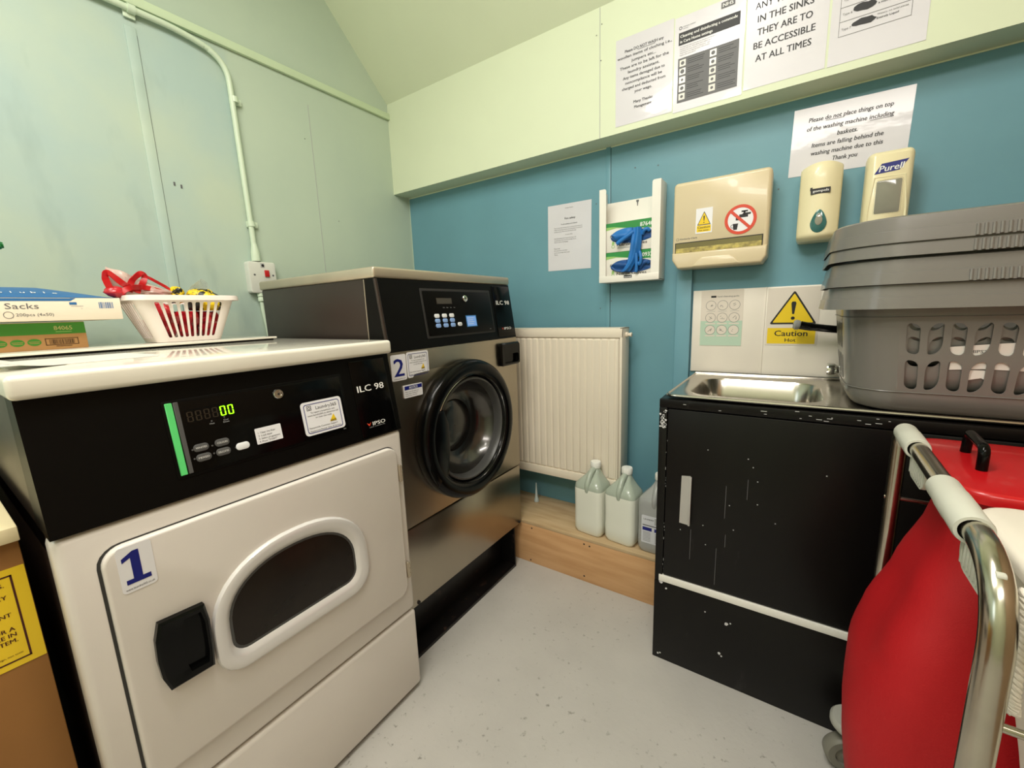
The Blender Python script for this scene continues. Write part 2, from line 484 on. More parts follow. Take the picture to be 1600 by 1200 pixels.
# ================================================================== STRUCTURE
ZB, YB, ZC = 1.8125, -0.109, 2.26           # bulkhead underside, face, crease
XR, YR = 2.95, -3.15
struct('floor', MB().box((-0.05, YR, -0.05), (XR, 0.05, 0), M_floor))
struct('wall_left', MB().box((-0.05, YR, 0), (0, 0.05, 3.0), M_leftwall))
struct('wall_back', MB().box((0, 0, 0), (XR, 0.05, 3.0), M_blue))
struct('wall_right', MB().box((XR, YR, 0), (XR + 0.05, 0.05, 3.0), M_tan))
struct('wall_front', MB().box((-0.05, YR - 0.05, 0), (XR + 0.05, YR, 3.0), M_cream))
b = MB()
b.prism([(YB, ZC), (-0.65, 2.80), (-0.65, 2.86), (YB, 2.40)], 0, XR, M_cream,
        Fr((0, 0, 0), (0, 1, 0), (0, 0, 1)))
b.box((0, YR, 2.80), (XR, -0.65, 2.86), M_cream)
struct('ceiling', b)
b = MB().box((0, YB, ZB), (XR, 0, 2.36), M_cream)
b.box((1.1905, YB - 0.0012, ZB), (1.1925, YB, 2.258), M_inklt)          # board joint
for x, z in ((1.176, 2.17), (1.197, 2.20), (1.194, 2.08)):
    b.box((x, YB - 0.0015, z), (x + .003, YB, z + .003), M_ink2)
b.box((0, -.002, ZB - .004), (XR, 0, ZB), M_cream); b.box((0, -.0016, .204), (.004, 0, ZB), M_leftwall)
struct('trim_1', b)
# joint cover strips
b = MB().box((0, -1.185, 0), (0.004, -1.155, 2.12), M_leftwall, 0.0015)
b.box((0, -1.155, 0), (0.0012, -1.1535, 2.10), M_ink2)
struct('trim_2', b)
struct('trim_3', MB().box((0, -0.567, 0), (0.0010, -0.565, 2.1), M_inklt))
b = MB().box((1.176, -0.003, 0.2), (1.196, 0, ZB), M_blue, 0.001)
b.box((1.196, -0.0012, 0.2), (1.1972, 0, ZB), M_gap)
struct('trim_4', b)
b = MB().box((1.475, -0.024, 0.0), (1.531, 0, 1.462), M_bluetrim, 0.002)
b.box((1.50, -0.0255, 1.30), (1.505, -0.024, 1.312), M_gap); b.box((1.499, -0.0255, 1.275), (1.507, -0.024, 1.283), M_blue)
struct('trim_5', b)
b = MB()
for (y, z) in ((-1.10, 1.64), (-1.12, 1.645)):
    b.box((0, y, z), (0.002, y + .005, z + .012), M_ink2)
b.box((0, -0.60, 1.95), (0.002, -0.597, 1.953), M_ink2)
b.box((0, -0.47, 1.62), (0.002, -0.467, 1.623), M_ink2)
struct('trim_6', b)                                   # screw holes in left wall
b = MB()
for (x, z) in ((1.13, 1.60), (1.295, 1.71), (1.385, 1.70), (1.15, 1.16), (1.20, 1.19), (1.79, 1.54)):
    b.box((x, -0.0015, z), (x + .004, 0, z + .004), M_ink2)
struct('trim_7', b)                                   # screw holes in back wall

# cable trunking and conduit
t = MB(); t.box((0.0, YR, 2.183), (0.016, -0.109, 2.213), M_trunk, 0.003)
tag(t.build('cable_trunking', loc=(0, -1.5, 2.183)), 'pale green cable trunking running high along the left wall into the corner', 'trunking')
c = thing('conduit_pipe', 'painted conduit bending down the left wall to the isolator switch', 'pipe', (0.02, -0.88, 1.40))
MB().tube(fillet([(0.02, -2.0, 2.165), (0.02, -1.02, 2.165), (0.02, -0.895, 2.13), (0.02, -0.885, 1.41)], 0.075, 8), 0.010, M_pipe).build('pipe', c)
MB().lathe([(0.010, 0.07), (0.016, 0.035), (0.017, 0)], M_pipe, (0.02, -0.885, 1.40), seg=16).build('gland', c)
for y, z, v in ((-0.885, 2.00, 1), (-0.885, 1.545, 1), (-1.165, 2.165, 0)):
    q = MB()
    if v: q.box((.0008, y - .012, z - .012), (0.012, y + .03, z + .012), M_pipe, .003); q.lathe([(0.0135, -.01), (0.0135, .01)], M_pipe, (0.02, y, z), cap0=True, cap1=True, seg=16)
    else: q.box((.0048, y - .02, z - .025), (0.012, y + .012, z + .012), M_pipe, .003); q.lathe([(0.0135, -.01), (0.0135, .01)], M_pipe, (0.02, y, z), (0, 1, 0), cap0=True, cap1=True, seg=16)
    q.build('clip', c)
# isolator switch
sw = thing('isolator_switch', 'white switched connection unit with red rocker on the left wall beside the washer', 'switch', (0, -0.87, 1.27))
sf = SIDE(0.0)
MB().prism(rrect(-0.925, 1.272, -0.818, 1.398, .01), 0.0, 0.034, M_switch, sf, 0.004).build('plate', sw)
MB().box((0.034, -0.866, 1.338), (0.040, -0.848, 1.365), M_red, 0.002).build('rocker', sw, label='red rocker')
q = MB(); q.rect(-0.878, 1.374, -0.862, 1.392, .0345, M_inklt, sf)
q.flat(circ(-0.869, 1.383, .0055), .035, M_ink, sf)
q.build('indicator', sw)
for y in (-0.905, -0.832): MB().flat(circ(y, 1.345, .004), .0346, M_ink2, sf).build('screw', sw)
cb = thing('supply_cable', 'white cable dropping from the isolator switch behind the dryer', 'cable', (0.02, -0.88, 0.3))
MB().tube(spline([(0.02, -0.885, 1.272), (0.02, -0.884, 1.2), (0.021, -0.872, 1.0), (0.022, -0.868, 0.3)]), 0.0075, M_pipe).build('cord', cb)
MB().lathe([(0.013, 0), (0.014, -.012), (0.011, -.016), (0.013, -.02), (0.0125, -.032), (0.0085, -.036)], M_pipe, (0.02, -0.885, 1.272), seg=16).build('gland', cb)


def ring_plate(mb, fr, rect_, hole, c0, c1, m):
    """rectangular plate with a hole (both given as equal-length outlines), thick from c0 to c1"""
    n = len(hole)
    A = [fr(*p, c1) for p in rect_]; B = [fr(*p, c1) for p in hole]; C_ = [fr(*p, c0) for p in hole]; D = [fr(*p, c0) for p in rect_]
    mb.rings([D, A, B, C_], m)
    return mb


def rect_around(hole, x0, y0, x1, y1):
    """outline on the rectangle facing each point of the hole, with the four corners hit"""
    cx = sum(p[0] for p in hole) / len(hole); cy = sum(p[1] for p in hole) / len(hole)
    out = []
    for p in hole:
        d = V((p[0] - cx, p[1] - cy)); k = 1e9
        if abs(d.x) > 1e-9: k = min(k, ((x1 if d.x > 0 else x0) - cx) / d.x)
        if abs(d.y) > 1e-9: k = min(k, ((y1 if d.y > 0 else y0) - cy) / d.y)
        out.append([cx + d.x * k, cy + d.y * k])
    for X, Y in ((x0, y0), (x1, y0), (x1, y1), (x0, y1)):
        i = min(range(len(out)), key=lambda i: (out[i][0] - X) ** 2 + (out[i][1] - Y) ** 2)
        out[i] = [X, Y]
    return out


def logo_square(q, a, b, s, m, fr, c):
    """washing-machine icon of the service sticker"""
    for x0, y0, x1, y1 in ((0, 0, 1, .1), (0, .9, 1, 1), (0, 0, .1, 1), (.9, 0, 1, 1)):
        q.rect(a + x0 * s, b + y0 * s, a + x1 * s, b + y1 * s, c, m, fr)
    o = circ(a + s * .5, b + s * .48, s * .3, n=16); i = circ(a + s * .5, b + s * .48, s * .2, n=16)
    q.rings([[fr(*p, c) for p in o], [fr(*p, c) for p in i]], m)


def service_sticker(a0, b0, a1, b1, fr, c):
    """white Laundry365 sticker with navy border"""
    q = MB(); w_ = a1 - a0; h_ = b1 - b0
    q.prism(rrect(a0, b0, a1, b1, .08 * w_), c, c + .0006, M_sticker, fr)
    o = rrect(a0 + .06 * w_, b0 + .06 * h_, a1 - .06 * w_, b1 - .07 * h_, .06 * w_); i = rrect(a0 + .075 * w_, b0 + .08 * h_, a1 - .075 * w_, b1 - .09 * h_, .05 * w_)
    c += .0009
    q.rings([[fr(*p, c) for p in o], [fr(*p, c) for p in i]], M_navy)
    logo_square(q, a0 + .13 * w_, b1 - .26 * h_, .14 * h_, M_ink, fr, c)
    q.text('Laundry365', a0 + .34 * w_, b1 - .26 * h_, .10 * h_, M_ink, fr, c, 'l', .52 * w_)
    q.text('To report a breakdown visit', a0 + .5 * w_, b1 - .36 * h_, .05 * h_, M_ink, fr, c, 'c', .6 * w_)
    q.text('www.laundry365.co.uk/service call', a0 + .5 * w_, b1 - .44 * h_, .05 * h_, M_ink, fr, c, 'c', .76 * w_)
    q.text('or scan the code', a0 + .5 * w_, b1 - .52 * h_, .05 * h_, M_ink, fr, c, 'c', .4 * w_)
    q.flat([(a0 + .62 * w_, b0 + .28 * h_), (a0 + .80 * w_, b0 + .28 * h_), (a0 + .74 * w_, b0 + .50 * h_)], c, M_yel, fr)
    q.text('SAFE', a0 + .715 * w_, b0 + .28 * h_, .06 * h_, M_ink, fr, c + .0004, 'c', .15 * w_, True)
    q.text('Nationwide Customer Support', a0 + .46 * w_, b0 + .19 * h_, .05 * h_, M_ink, fr, c, 'c', .7 * w_)
    q.text('Equipment Rental, Sales & Service', a0 + .5 * w_, b0 + .10 * h_, .045 * h_, M_ink, fr, c, 'c', .76 * w_)
    return q


def key_lock(fr, a, b, c, r=0.011):
    q = MB(); o = fr(a, b, c); n = fr.n
    q.lathe([(r, 0), (r, .004), (r * .85, .006), (r * .6, .006), (r * .55, .003), (r * .3, .003), (r * .28, .005), (0.0005, .005)], M_chrome, o, n, 24)
    q.flat(circ(a, b, r * .2, n=12), c + .0056, M_ink, fr)
    return q


# ================================================================== DRYER
D0, D1 = -1.685, -1.005
dr = thing('tumble_dryer', 'white front-loading tumble dryer marked with a blue 1, nearest machine', 'dryer', (0.6, -1.345, 0))
q = MB(); q.box((0.20, D0 + .003, 0.02), (0.935, D1 - .003, 0.846), M_darkside, 0.004)
q.box((0.20, D0 + .003, 0.80), (0.905, D1 - .003, 1.062), M_darkside, 0.004)
q.box((0.22, D0 + .006, 0.02), (0.945, D1 - .006, 0.30), M_gap)
q.build('cabinet', dr)
MB().box((0.905, D0, 0.279), (0.961, D1, 0.846), M_white, 0.014, 3).build('front_panel', dr)
MB().box((0.905, D0, 0.013), (0.961, D1, 0.2745), M_white, 0.012, 3).build('lower_panel', dr)
q = MB(); q.box((0.20, D0 - .004, 1.060), (0.947, D1 + .004, 1.097), M_lid, 0.009, 4); q.build('lid', dr)
for x in (0.26, 0.90):
    for y in (D0 + .05, D1 - .05): MB().lathe([(0.02, 0), (0.02, .021)], M_black, (x, y, 0), cap0=True, cap1=True, seg=16).build('foot', dr)
CF = Fr((0.961, 0, 0.846), (0, 1, 0), (-0.034, 0, 0.211))
zc = lambda z: (z - 0.846) / 0.9873
q = MB()
pr = [(0.86, 0.847), (0.9625, 0.847), (0.929, 1.0595), (0.86, 1.0595)]
q.rings([[V((x, D0 + .001, z)) for x, z in pr], [V((x, D1 - .001, z)) for x, z in pr]], M_black, True, True, True)
con = q.build('control_panel', dr)
q = MB(); q.prism(rrect(-1.133, zc(.852), -1.022, zc(1.050), .004), 0.0005, 0.004, M_blackgl, CF, .001); q.build('side_module', con, dr)
q = MB(); q.prism(rrect(-1.519, zc(.882), -1.160, zc(1.024), .004), 0.001, 0.0035, M_black, CF, .001)
q.prism(rrect(-1.514, zc(.887), -1.166, zc(1.019), .003), 0.003, 0.0045, M_blackgl, CF, .0005); q.build('fascia', con, dr)
q = MB(); q.box((-1.5145, zc(.888), .004), (-1.5035, zc(1.020), .0062), M_grn, .001, 1, CF); q.build('green_strip', con, dr)
q = MB(); q.box((-1.5020, zc(.888), .004), (-1.4945, zc(1.020), .0055), M_btn, .001, 1, CF); q.build('grey_strip', con, dr)
# display
q = MB(); q.rect(-1.488, zc(.978), -1.405, zc(1.003), .0048, M_black, CF)


def seg7(q, a, b, w_, h_, on, fr, c, m_on, m_off):
    t = h_ * .085; sl = 0.04 * h_
    S_ = {'a': (t, h_ - t, w_ - t, h_), 'd': (t, 0, w_ - t, t), 'g': (t, h_ / 2 - t / 2, w_ - t, h_ / 2 + t / 2), 'f': (0, h_ / 2 + t / 2, t * 1.4, h_ - t / 2),
          'b': (w_ - t * 1.4, h_ / 2 + t / 2, w_, h_ - t / 2), 'e': (0, t / 2, t * 1.4, h_ / 2 - t / 2), 'c': (w_ - t * 1.4, t / 2, w_, h_ / 2 - t / 2)}
    for k, (x0, y0, x1, y1) in S_.items():
        q.rect(a + x0, b + y0, a + x1, b + y1, c, m_on if k in on else m_off, fr)


for i in range(6):
    seg7(q, -1.486 + i * .0136, zc(.980), .0098, .019, 'abcdef' if i > 3 else '', CF, .0054, M_led, M_ledoff)
q.build('display', con, dr)
q = MB()
for a, z, s_ in ((-1.449, .968, 'Heat'), (-1.425, .970, 'Cool'), (-1.425, .966, 'Down')):
    q.text(s_, a, zc(z), .003, M_inklt, CF, .005)
q.build('panel_lettering', con, dr)
MB().text('IPSO', -1.178, zc(.889), .0025, M_inklt, CF, .005).build('maker_mark', con, dr)
for (a, z, s_, m) in ((-1.475, .930, 'WHITES', M_btn), (-1.474, .911, 'MIXED', M_btn), (-1.440, .930, 'COLOURS', M_btn), (-1.441, .912, 'DELICATES', M_btn), (-1.406, .913, '', M_btnw)):
    q = MB(); q.prism(rrect(a - .0125, zc(z) - .0072, a + .0125, zc(z) + .0072, .0065), .004, .0062, m, CF, .001)
    if s_: q.text(s_, a, zc(z) - .0016, .0035, M_whitelet, CF, .0066, 'c', .018)
    q.build('button', con, dr)
for a, z in ((-1.449, .974), (-1.427, .977), (-1.489, .929), (-1.489, .912), (-1.457, .928), (-1.457, .913), (-1.419, .913)):
    MB().flat(circ(a, zc(z), .0017, n=8), .005, M_btn, CF).build('indicator_light', con, dr)
key_lock(CF, -1.318, zc(1.002), .004).build('key_lock', con, dr)
q = MB(); q.prism(rrect(-1.379, zc(.907), -1.326, zc(.940), .002), .004, .0048, M_sticker, CF)
for i, s_ in enumerate(('1. Clean lint filter', '2. Load dryer', '3. Select programme', '4. Press "START"')):
    q.text(s_, -1.374, zc(.9285 - i * .0062), .0036, M_ink, CF, .0052, 'l')
q.build('instruction_sticker', con, dr, label='small white sticker with start instructions')
service_sticker(-1.276, zc(.895), -1.174, zc(.972), CF, .0045).build('service_sticker', con, dr, label='white service sticker with navy border')
q = MB(); q.text('ILC 98', -1.081, zc(.969), .0165, M_whitelet, CF, .0046, 'c', .083, True); q.build('model_lettering', con, dr)
q = MB(); q.text('IPSO', -1.076, zc(.878), .0095, M_whitelet, CF, .0046, 'c', .040, True)
q.flat([(-1.114, zc(.888)), (-1.108, zc(.878)), (-1.106, zc(.883))], .0046, M_orange, CF); q.flat([(-1.100, zc(.888)), (-1.107, zc(.878)), (-1.106, zc(.884))], .0046, M_orange, CF)
q.text('LIGHT COMMERCIAL', -1.083, zc(.8735), .0022, M_inklt, CF, .0046, 'c', .05); q.build('maker_logo', con, dr)
# door
DF = SIDE(0.961)
q = MB(); q.prism(rrect(-1.6435, .350, -1.034, .8085, .032), 0.0, 0.0012, mat('dark_door_gap', (.035, .034, .032), .6), DF); q.build('door_gap', dr)  # dark plate stands in for the shaded gap around the door
q = MB(); q.prism(rrect(-1.639, .353, -1.037, .806, .03, 6), 0.0012, 0.013, M_white, DF, .005, 3); door = q.build('door', dr)


def arch(cx, a, zb, zm, zt, rc, n=2.25):
    pts = []
    for k in range(7):
        t = PI + k / 6 * PI / 2; pts.append((cx - a + rc + rc * math.cos(t), zb + rc + rc * math.sin(t)))
    for k in range(7):
        t = 1.5 * PI + k / 6 * PI / 2; pts.append((cx + a - rc + rc * math.cos(t), zb + rc + rc * math.sin(t)))
    for k in range(25):
        t = k / 24 * PI; cs, sn = math.cos(t), math.sin(t)
        pts.append((cx + a * math.copysign(abs(cs) ** (2 / n), cs), zm + (zt - zm) * abs(sn) ** (2 / n)))
    return pts


o1 = arch(-1.340, .176, .462, .560, .708, .055)
gl = arch(-1.343, .142, .503, .565, .672, .030)
q = MB(); rr = []
for t_, c_ in ((0, .012), (0.0, .017), (.08, .022), (.2, .0235), (.62, .0225), (.72, .021), (.94, .0165), (1.0, .013)):
    rr.append([DF(p[0] * (1 - t_) + g[0] * t_, p[1] * (1 - t_) + g[1] * t_, c_) for p, g in zip(o1, gl)])
q.rings(rr, M_ring); q.build('window_ring', door, dr)
q = MB()
q.rings([[DF(*p, .0155) for p in inset(gl, -.003)], [DF(*p, .0155) for p in inset(gl, .004)]], M_rubber)
q.build('window_seal', door, dr)
q = MB()
n_ = len(gl); cxg, czg = -1.343, .58
q.rings([[DF(cxg + (p[0] - cxg) * s_, czg + (p[1] - czg) * s_, .0150 + .006 * math.cos(s_ * PI / 2)) for p in gl] for s_ in (1, .8, .6, .4, .2, .02)], M_glassdark, True, False, True)
q.build('window_glass', door, dr)
# handle
ho = [(-1.590, .516), (-1.522, .514), (-1.519, .55), (-1.518, .61), (-1.522, .645), (-1.59, .65), (-1.598, .62), (-1.600, .58), (-1.598, .545)]
hi = [(-1.558, .530), (-1.530, .528), (-1.527, .55), (-1.526, .61), (-1.530, .634), (-1.556, .636), (-1.560, .62), (-1.562, .58), (-1.561, .545)]
q = MB(); q.rings([[DF(*p, .012) for p in ho], [DF(*p, .024) for p in ho], [DF(*p, .028) for p in inset(ho, .004)], [DF(*p, .026) for p in hi], [DF(*p, .0145) for p in inset(hi, .002)]], M_blackgl, True, False, True)
q.build('door_handle', door, dr, sharp=25, label='black recessed door handle')
for z in (.725, .425):
    q = MB(); q.box((0.966, -1.037, z - .025), (0.979, -1.028, z + .025), M_steelD, .003)
    for dz in (-.014, 0, .014): q.lathe([(0.0035, -.0055), (.0035, .0055)], M_steelD, (0.977, -1.031, z + dz), seg=8, cap0=True, cap1=True)
    q.build('hinge', door, dr)
q = MB(); q.prism(rrect(-1.622, .722, -1.576, .803, .006), .0132, .0138, M_sticker, DF)
q.flat([(-1.615, .7365), (-1.583, .7365), (-1.583, .7445), (-1.5935, .7445), (-1.5935, .793), (-1.6015, .793), (-1.6165, .784), (-1.6165, .7765), (-1.6055, .782), (-1.6055, .7445), (-1.615, .7445)], .0142, M_navy, DF)
q.text('www.laundry365.co.uk', -1.599, .7265, .0033, M_ink, DF, .0142, 'c', .038); q.build('number_sticker', door, dr, label='white sticker with a blue number one')

# ================================================================== WASHER PLINTH + WASHER
W0, W1 = -0.9654, -0.2797
pl = thing('machine_plinth', 'black steel plinth under the washing machine', 'plinth', (0.55, -0.64, 0))
MB().box((0.22, -0.338, 0), (0.877, -0.330, 0.196), M_black2).build('side_plate', pl)
MB().box((0.22, W0 - .002, 0), (0.877, W0 + .006, 0.196), M_black2).build('side_plate', pl)
MB().box((0.79, W0 + .006, 0.0), (0.80, -0.338, 0.196), M_black2).build('kick_panel', pl)
MB().box((0.80, W0 + .006, 0.0), (0.877, -0.338, 0.012), M_black2, .001).build('base_flange', pl)
MB().box((0.22, W0, 0.186), (0.86, -0.338, 0.196), M_black2).build('top_rail', pl)

wa = thing('washing_machine', 'stainless steel front-loading washing machine marked with a blue 2, standing in the corner', 'washer', (0.55, -0.64, 0.196))
q = MB(); q.box((0.195, W0, 0.197), (0.80, W1, 1.062), M_darkside, .004)
q.box((0.195, W0 + .001, 1.04), (0.83, W1 - .001, 1.272), M_darkside, .004); q.build('cabinet', wa)
WF = SIDE(0.882)
cy, cz, cr = -0.635, 0.745, 0.25
hole = circ(cy, cz, .205, n=64)
q = MB(); ring_plate(q, WF, rect_around(hole, W0, .4835, W1, 1.0536), hole, -.082, 0, M_steel); q.build('front_panel', wa)
q = MB(); q.box((0.80, W0, .1975), (0.882, W1, .478), M_steel, .006, 2); q.build('lower_panel', wa)
q = MB()
oc = [(-.285, .640), (-.285, .890), (-.40, .985), (-.87, .985), (-.955, .89), (-.955, .62), (-.86, .49), (-.43, .49)]
hp = circ(cy, cz, .215, n=64)
q = MB()
# slanted dish around the door: runs out to an octagon in the panel
oct_ = []
for p in hp:
    d = V((p[0] - cy, p[1] - cz)).normalized(); best = 9
    for i in range(8):
        a_, b_ = V(oc[i]) - V((cy, cz)), V(oc[(i + 1) % 8]) - V((cy, cz)); e_ = b_ - a_
        den = d.x * e_.y - d.y * e_.x
        if abs(den) < 1e-9: continue
        t_ = (a_.x * e_.y - a_.y * e_.x) / den; u_ = (a_.x * d.y - a_.y * d.x) / den
        if t_ > 0 and -1e-6 <= u_ <= 1 + 1e-6: best = min(best, t_)
    oct_.append((cy + d.x * best, cz + d.y * best))
q.rings([[WF(*p, .0006) for p in oct_], [WF(*p, .004) for p in hp]], M_steel)
q.build('door_surround', wa)
q = MB(); q.box((0.19, W0 - .004, 1.272), (0.855, W1 + .004, 1.304), M_steelD, .007, 3); q.build('lid', wa)
CW = Fr((0.882, 0, 1.0536), (0, 1, 0), (-0.0328, 0, 0.2184))
zw = lambda z: (z - 1.0536) / 0.9889
q = MB(); pr = [(0.80, 1.055), (0.884, 1.055), (0.852, 1.271), (0.80, 1.271)]
q.rings([[V((x, W0, z)) for x, z in pr], [V((x, W1, z)) for x, z in pr]], M_black, True, True, True)
con = q.build('control_panel', wa)
q = MB(); q.tube([(0.882, W0 + .004, 1.057), (0.850, W0 + .004, 1.270)], .006, M_darkside, 10); q.build('panel_edge', con, wa)
MB().box((0.803, W0 - .0012, 1.056), (0.806, W0 + .001, 1.270), M_steelD).build('side_seam', con, wa)
q = MB(); q.prism(rrect(-.405, zw(1.062), -.284, zw(1.264), .004), 0.0015, .005, M_blackgl, CW, .001); q.build('side_module', con, wa)
q = MB(); q.prism(rrect(-.797, zw(1.083), -.424, zw(1.246), .004), 0.001, .004, M_gap, CW, .001)
q.prism(rrect(-.789, zw(1.091), -.431, zw(1.238), .004), 0.004, .0055, M_black, CW, .0005); q.build('fascia', con, wa)
q = MB(); q.rect(-.731, zw(1.194), -.654, zw(1.215), .006, M_ledoff, CW)
q.prism(rrect(-.729, zw(1.196), -.656, zw(1.213), .002), .006, .0066, mat('lcd_grey', (.06, .052, .04), .3), CW); q.build('display', con, wa)
for i in range(3):
    for j in range(3):
        q = MB(); a = -.740 + i * .0365; z = 1.155 - j * .0163
        q.prism(rrect(a - .0115, zw(z) - .0068, a + .0115, zw(z) + .0068, .005), .0055, .0075, M_btnw if j == 0 else M_btnb, CW, .001)
        q.build('button', con, wa)
q = MB(); q.prism(rrect(-.642, zw(1.117), -.620, zw(1.130), .0058), .0055, .0075, M_btnw, CW, .001); q.text('START', -.631, zw(1.1215), .0035, M_ink, CW, .008, 'c', .015); q.build('button', con, wa)
q = MB(); q.rect(-.594, zw(1.111), -.533, zw(1.153), .006, M_sblue, CW); q.rect(-.590, zw(1.114), -.537, zw(1.150), .0064, M_bluelabel, CW)
for k in range(4): q.rect(-.587, zw(1.142 - k * .007), -.548 - .006 * (k % 2), zw(1.1435 - k * .007), .0068, M_btnw, CW)
q.build('info_label', con, wa, label='small pale blue label')
key_lock(CW, -.583, zw(1.213), .0055, .012).build('key_lock', con, wa)
q = MB()
for i in range(4):
    q.text(('Wash', 'Rinse', 'Spin', 'Lock')[i], -.700 + i * .018, zw(1.181), .003, M_inklt, CW, .006)
q.build('panel_lettering', con, wa)
MB().text('IPSO', -.455, zw(1.096), .003, M_inklt, CW, .006).build('maker_mark', con, wa)
for i in range(3):
    for j in range(3): MB().flat(circ(-.7545 + i * .0365, zw(1.155 - j * .0163), .0016, n=8), .006, M_btn, CW).build('indicator_light', con, wa)
q = MB(); q.text('ILC 98', -.345, zw(1.190), .0165, M_whitelet, CW, .0056, 'c', .092, True); q.build('model_lettering', con, wa)
q = MB(); q.text('IPSO', -.337, zw(1.089), .010, M_whitelet, CW, .0056, 'c', .050, True)
q.flat([(-.377, zw(1.098)), (-.371, zw(1.089)), (-.368, zw(1.094))], .0056, M_orange, CW); q.build('maker_logo', con, wa)
# door
q = MB()
X = (1, 0, 0); O = (0.882, cy, cz)
q.lathe([(.250, 0), (.254, .010), (.254, .030), (.250, .041), (.242, .047), (.232, .049), (.214, .050), (.207, .047), (.200, .040), (.194, .030), (.190, .020)], M_doorblack, O, X, 72)
wd = q.build('door', wa)
q = MB(); q.lathe([(.2005, .0415), (.1995, .0425), (.1985, .039)], M_chrome, O, X, 72); q.build('highlight_ring', wd, wa)  # thin chrome ring put in for the highlight arc on the door
q = MB(); q.lathe([(.191, .028), (.188, .034), (.182, .036), (.178, .030), (.176, .018), (.172, .002)], M_rubber, O, X, 72); q.build('seal', wd, wa)
q = MB(); q.lathe([(.176, .014), (.168, -.010), (.155, -.032), (.135, -.052), (.115, -.060), (.10, -.062), (.095, -.058), (.06, -.056), (.03, -.055), (.002, -.055)], M_drum, O, X, 72); q.build('glass_bowl', wd, wa)
q = MB(); gp = [(-.855, .845), (-.795, .85), (-.775, .80), (-.775, .70), (-.79, .625), (-.84, .60), (-.868, .66), (-.877, .75)]
q.prism(gp, .036, .049, M_doorblack, WF, .005); q.build('door_grip', wd, wa)
q = MB(); hw = rrect(-.413, .942, -.276, 1.036, .012); hin = rrect(-.392, .952, -.288, .990, .010)
q.rings([[WF(*p, 0.0) for p in hw], [WF(*p, .014) for p in hw], [WF(*p, .019) for p in inset(hw, .005)], [WF(*p, .018) for p in hin], [WF(*p, .003) for p in inset(hin, .002)]], M_blackgl, True, False, True)
q.build('dispenser_handle', wa)
q = MB(); q.prism(rrect(-.957, .967, -.899, 1.046, .005), .0, .001, M_sticker, WF); q.text('2', -.928, .980, .054, M_navy, WF, .0014, 'c', .038, True)
q.text('www.laundry365.co.uk', -.928, .971, .0032, M_ink, WF, .0014, 'c', .045); q.build('number_sticker', wa, label='white sticker with a blue number two')
service_sticker(-.896, .969, -.803, 1.049, WF, .0002).build('service_sticker', wa)
q = MB(); q.prism(rrect(-.918, .909, -.842, .948, .002), 0.0008, .0046, M_sticker, WF); q.rect(-.916, .934, -.844, .946, .0048, M_navy, WF); q.text('NOTICE', -.880, .936, .008, M_whitelet, WF, .0051, 'c', .034, True)
for k in range(3): q.text(('Please check all pockets are', 'empty before loading and', 'keep the door seal clean')[k], -.914, .926 - k * .006, .0034, M_ink, WF, .0050, 'l')
q.build('notice_sticker', wa)
for y in (-.925, -.300):
    MB().lathe([(.006, 0), (.006, .003), (.002, .004)], M_gap, (0.882, y, .208), X, 12).build('panel_screw', wa)

# ================================================================== PLYWOOD BOXING, JUGS, NOZZLE
pb = thing('plywood_boxing', 'low plywood boxing along the floor under the radiator', 'boxing', (0.9, -0.135, 0))
MB().box((0.02, -0.270, 0.190), (1.540, -0.002, 0.204), M_ply, .001).build('top_board', pb)
q = MB(); q.box((0.02, -0.270, 0.0), (1.540, -0.256, 0.1895), M_plyf, .001)
for x, z in ((0.93, .175), (1.19, .175), (1.215, .172), (0.92, .012), (1.19, .025)):
    q.flat(circ(x, z, .004, n=8), .0006, M_gap, BACK(-0.270))
q.build('front_board', pb)
q = MB(); q.lathe([(.012, 0), (.013, .004), (.011, .012), (.007, .03), (.004, .075), (.0025, .10)], mat('pale_nozzle', s2l(190, 205, 205), .4), (0.842, -.075, .204), seg=16, cap0=True, cap1=True)
tag(q.build('sealant_nozzle', loc=(0.842, -.075, .204)), 'small pale sealant nozzle standing on the plywood boxing below the radiator', 'nozzle')


def jug(x, y, rz, label, clear=False):
    t = thing('plastic_jug', label, 'jug', (x, y, .204), 0, 'five litre jugs on the plywood boxing')
    R_ = Matrix.Rotation(rz, 4, 'Z')

    def sq(z, h, r, ox=0, k=1.0):
        h *= 1.04
        return [V((x, y, .204 + z)) + R_ @ V((a * .84 + ox, b * k, 0)) for a, b in rrect(-h, -h * k, h, h * k, r, 5)]
    m1, m2 = (M_jugc, M_jugc) if clear else (M_jug, M_jugtop)
    q = MB()
    q.rings([sq(0, .046, .02), sq(.004, .055, .022), sq(.02, .0625, .024), sq(.06, .063, .025), sq(.12, .0622, .025), sq(.19, .063, .025), sq(.205, .0625, .025)], m1, True, True, False)
    q.rings([sq(.205, .0625, .025), sq(.222, .060, .026), sq(.240, .048, .026, .006, .96), sq(.258, .035, .02, .015, .9), sq(.272, .023, .018, .024, .95), sq(.282, .019, .018, .027), sq(.292, .0185, .018, .027)], m2)
    body = q.build('body', t)
    q = MB(); P = [V((x, y, .204)) + R_ @ V(p) for p in ((-.044, 0, .195), (-.047, 0, .222), (-.034, 0, .248), (-.012, 0, .272), (.012, 0, .279))]
    q.tube(spline(P, 5), .0125, m2, 10); q.build('grip', t)
    q = MB(); o = V((x, y, .204)) + R_ @ V((.027, 0, 0))
    q.lathe([(.0215, .283), (.0225, .286), (.0225, .305), (.0205, .309), (.001, .310)], M_cap, o, seg=28, cap0=True); q.build('cap', t)
    return t, R_


